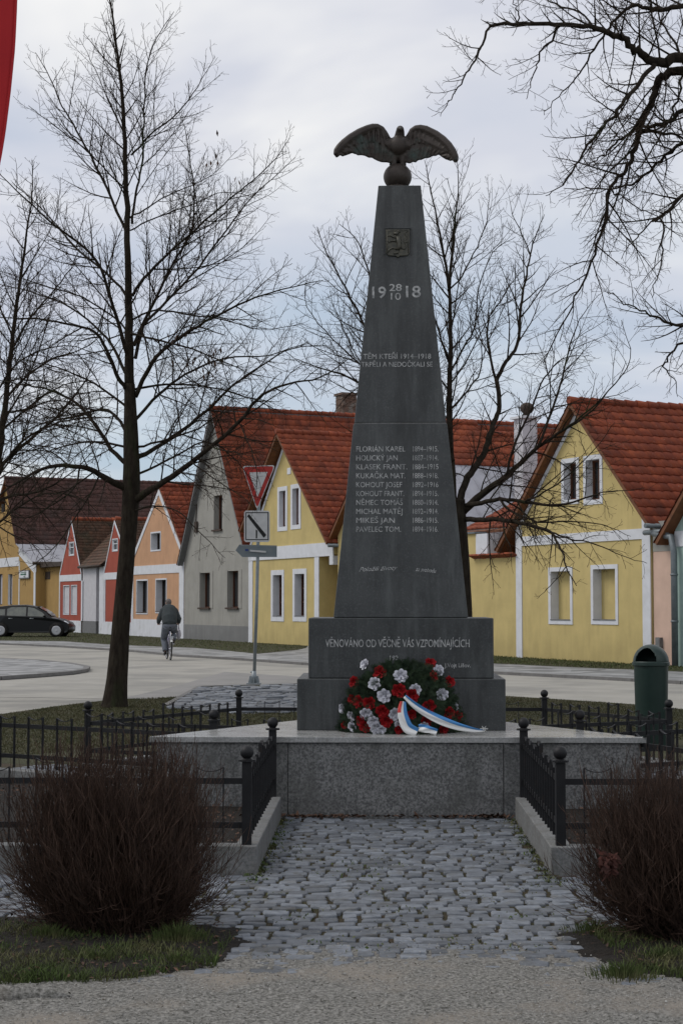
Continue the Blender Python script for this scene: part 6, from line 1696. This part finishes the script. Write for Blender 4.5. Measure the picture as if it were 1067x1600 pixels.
mb = MB(); mb.box((-.62, 0, .70), (.34, .13, .015)); mb.tube([(-.78, .05, .69), (-.54, .06, .36)], .006, 5); mb.tube([(-.78, -.05, .69), (-.54, -.06, .36)], .006, 5); mb.box((-.80, 0, .66), (.02, .09, .06)); mb.build('luggage_rack', silver, parent=BK)
mb = MB(); mb.ball((-.27, 0, .97), (.14, .085, .045), 14, 8); mb.tube([st, (-.26, 0, .95)], .013, 8); mb.build('saddle', M['dark'], parent=BK)
mb = MB(); mb.tube([(.20, -.30, 1.06), (.33, -.20, 1.07), (.36, 0, 1.05), (.33, .20, 1.07), (.20, .30, 1.06)], .012, 8); mb.tube([(.35, 0, 1.05), (.345, 0, .90)], .014, 8); mb.build('handlebar', silver, parent=BK)
mb = MB(); mb.lathe([(.02, -.004), (.085, -.004), (.085, .004), (.02, .004)], 20, (bb.x, -.05, bb.z), Rw)
for s_, a in ((1, radians(-95)), (-1, radians(85))):
    e = bb + Vector((cos(a) * .17, s_ * .07, sin(a) * .17)); mb.tube([bb + Vector((0, s_ * .06, 0)), e], .010, 6); mb.box(e + Vector((0, s_ * .05, 0)), (.09, .09, .022))
mb.build('cranks_and_pedals', silver, parent=BK)

RD = thing('person', (bp.x, YB, gz), 'grey-haired man in dark jacket and grey trousers cycling away, seen from behind', 'person', rz=HD)
skin = mat('skin', (.42, .24, .17), rough=.6); hair = mat('grey_hair', (.16, .14, .13), (.09, .075, .065), rough=.9, scale=30); jack = mat('dark_grey_jacket', (.042, .050, .052), (.030, .036, .038), rough=.9, scale=10, bump=.4, bscale=25, bdist=.01)
trou = mat('grey_trousers', (.12, .13, .15), (.09, .10, .12), rough=.9, scale=9, bump=.4, bscale=20, bdist=.01); shoe = mat('black_shoes', (.012, .011, .010), rough=.6)
hip = Vector((-.25, 0, 1.02)); chest = Vector((.02, 0, 1.44)); neck = Vector((.09, 0, 1.60)); head = Vector((.16, .0, 1.705))
pedL = bb + Vector((cos(radians(-95)) * .17, .12, sin(radians(-95)) * .17)); pedR = bb + Vector((cos(radians(85)) * .17, -.12, sin(radians(85)) * .17))
mb = MB()
mb.tube([chest, neck, head - Vector((.01, 0, .06))], [.07, .062, .058], 12)
mb.ball(head, (.098, .083, .112), 18, 12); mb.ball(head + Vector((.075, 0, -.055)), (.045, .045, .05), 12, 8)
mb.tube([head + Vector((.09, 0, .01)), head + Vector((.122, 0, -.022))], [.010, .016], 8)
for s_ in (-1, 1):
    mb.ball(head + Vector((-.005, s_ * .080, -.01)), (.022, .012, .034), 10, 7); mb.ball(head + Vector((.088, s_ * .03, .012)), (.012, .013, .009), 8, 6)
hands = {}
for s_ in (1, -1):
    sh = Vector((.0, s_ * .17, 1.46)); el = Vector((-.02, s_ * .31, 1.20)); wr = Vector((.13, s_ * .31, 1.09)); g_ = Vector((.20, s_ * .290, 1.055))
    mb.tube([sh, el, wr], [.05, .042, .03], 10); mb.ball((wr + g_) / 2, (.05, .042, .022), 10, 8)
    for k_ in range(4):
        f0 = g_ + Vector((.012 - .002 * k_, s_ * (.032 - .021 * k_), .012)); L = (.9, 1.0, .95, .75)[k_]
        mb.tube([f0, f0 + Vector((.028 * L, 0, .0)), f0 + Vector((.03 * L, 0, -.026 * L)), f0 + Vector((.008, 0, -.036 * L))], [.0095, .009, .0085, .007], 6)
    mb.tube([wr + Vector((.02, -s_ * .03, -.005)), g_ + Vector((-.005, -s_ * .045, -.008)), g_ + Vector((.02, -s_ * .042, -.02))], [.012, .010, .008], 6)
    mb.tube([hip + Vector((0, s_ * .10, -.02)), (Vector((.10, s_ * .13, .62)) if s_ > 0 else Vector((.17, s_ * .13, .83))), ((pedL if s_ > 0 else pedR) + Vector((-.06, 0, .10)))], [.07, .05, .035], 10)
mb.tube([hip, chest], [.11, .12], 12)
bo = mb.build('body', skin, parent=RD, recalc=True); remesh(bo, .0085, 1)
mb = MB(); mb.ball(head + Vector((-.022, 0, .022)), (.090, .088, .100), 18, 12); mb.ball(head + Vector((-.045, 0, -.03)), (.058, .072, .07), 14, 10); hb = mb.build('hair', hair, parent=RD)
mb = MB(); mb.M = None
mb.ball(hip + Vector((-.01, 0, .10)), (.175, .205, .13), 20, 12); mb.tube([hip + Vector((.0, 0, .04)), hip.lerp(chest, .5) + Vector((-.06, 0, 0)), chest + Vector((-.02, 0, .03))], [.215, .235, .215], 18)
mb.ball(chest + Vector((-.03, 0, .03)), (.17, .235, .19), 20, 12); mb.tube([chest + Vector((0, 0, .08)), neck + Vector((0, 0, .01))], [.16, .095], 14)
for s_ in (1, -1):
    sh = Vector((-.01, s_ * .175, 1.45)); el = Vector((-.03, s_ * .30, 1.20)); wr = Vector((.11, s_ * .305, 1.10)); mb.tube([sh, el, wr], [.105, .080, .055], 12); mb.ball(sh, .105, 12, 8)
jo = mb.build('jacket', jack, parent=RD, recalc=True); remesh(jo, .012, 3)
mb = MB(); mb.ball(hip + Vector((0, 0, .0)), (.17, .20, .13), 18, 12)
for s_ in (1, -1):
    kn = Vector((.10, s_ * .14, .62)) if s_ > 0 else Vector((.17, s_ * .17, .83)); an = (pedL if s_ > 0 else pedR) + Vector((-.07, 0, .13))
    mb.tube([hip + Vector((0, s_ * .10, -.01)), kn, kn.lerp(an, .5) + Vector((-.02, 0, 0)), an], [.135, .100, .090, .080], 14)
to = mb.build('trousers', trou, parent=RD, recalc=True); remesh(to, .011, 3)
for s_ in (1, -1):
    p_ = (pedL if s_ > 0 else pedR) + Vector((0, 0, .0)); mb = MB(); mb.ball(p_ + Vector((.01, 0, .045)), (.135, .048, .036), 14, 8); mb.ball(p_ + Vector((-.07, 0, .075)), (.055, .045, .055), 12, 8); so = mb.build('shoe', shoe, parent=RD, recalc=True); remesh(so, .009, 1)
# plastic bag on the handlebar
bagm = mat('pale_plastic_bag', (.36, .35, .38), (.28, .27, .30), rough=.5, scale=14)
bgp = Vector((.20, -.31, 1.05)); Rz = Matrix.Rotation(HD, 3, 'Z'); wp = Vector((bp.x, YB, gz)) + Rz @ Vector((.20, -.315, .62))
BG = thing('plastic_bag', wp, 'pale plastic bag hanging from the right side of the bicycle handlebar', 'bag', rz=HD)
mb = MB(); mb.ball((0, 0, .13), (.10, .075, .16), 16, 12); mb.tube([(0, 0, .24), (0, .0, .43)], [.03, .008], 8); b_ = mb.build('bag_body', bagm, parent=BG)
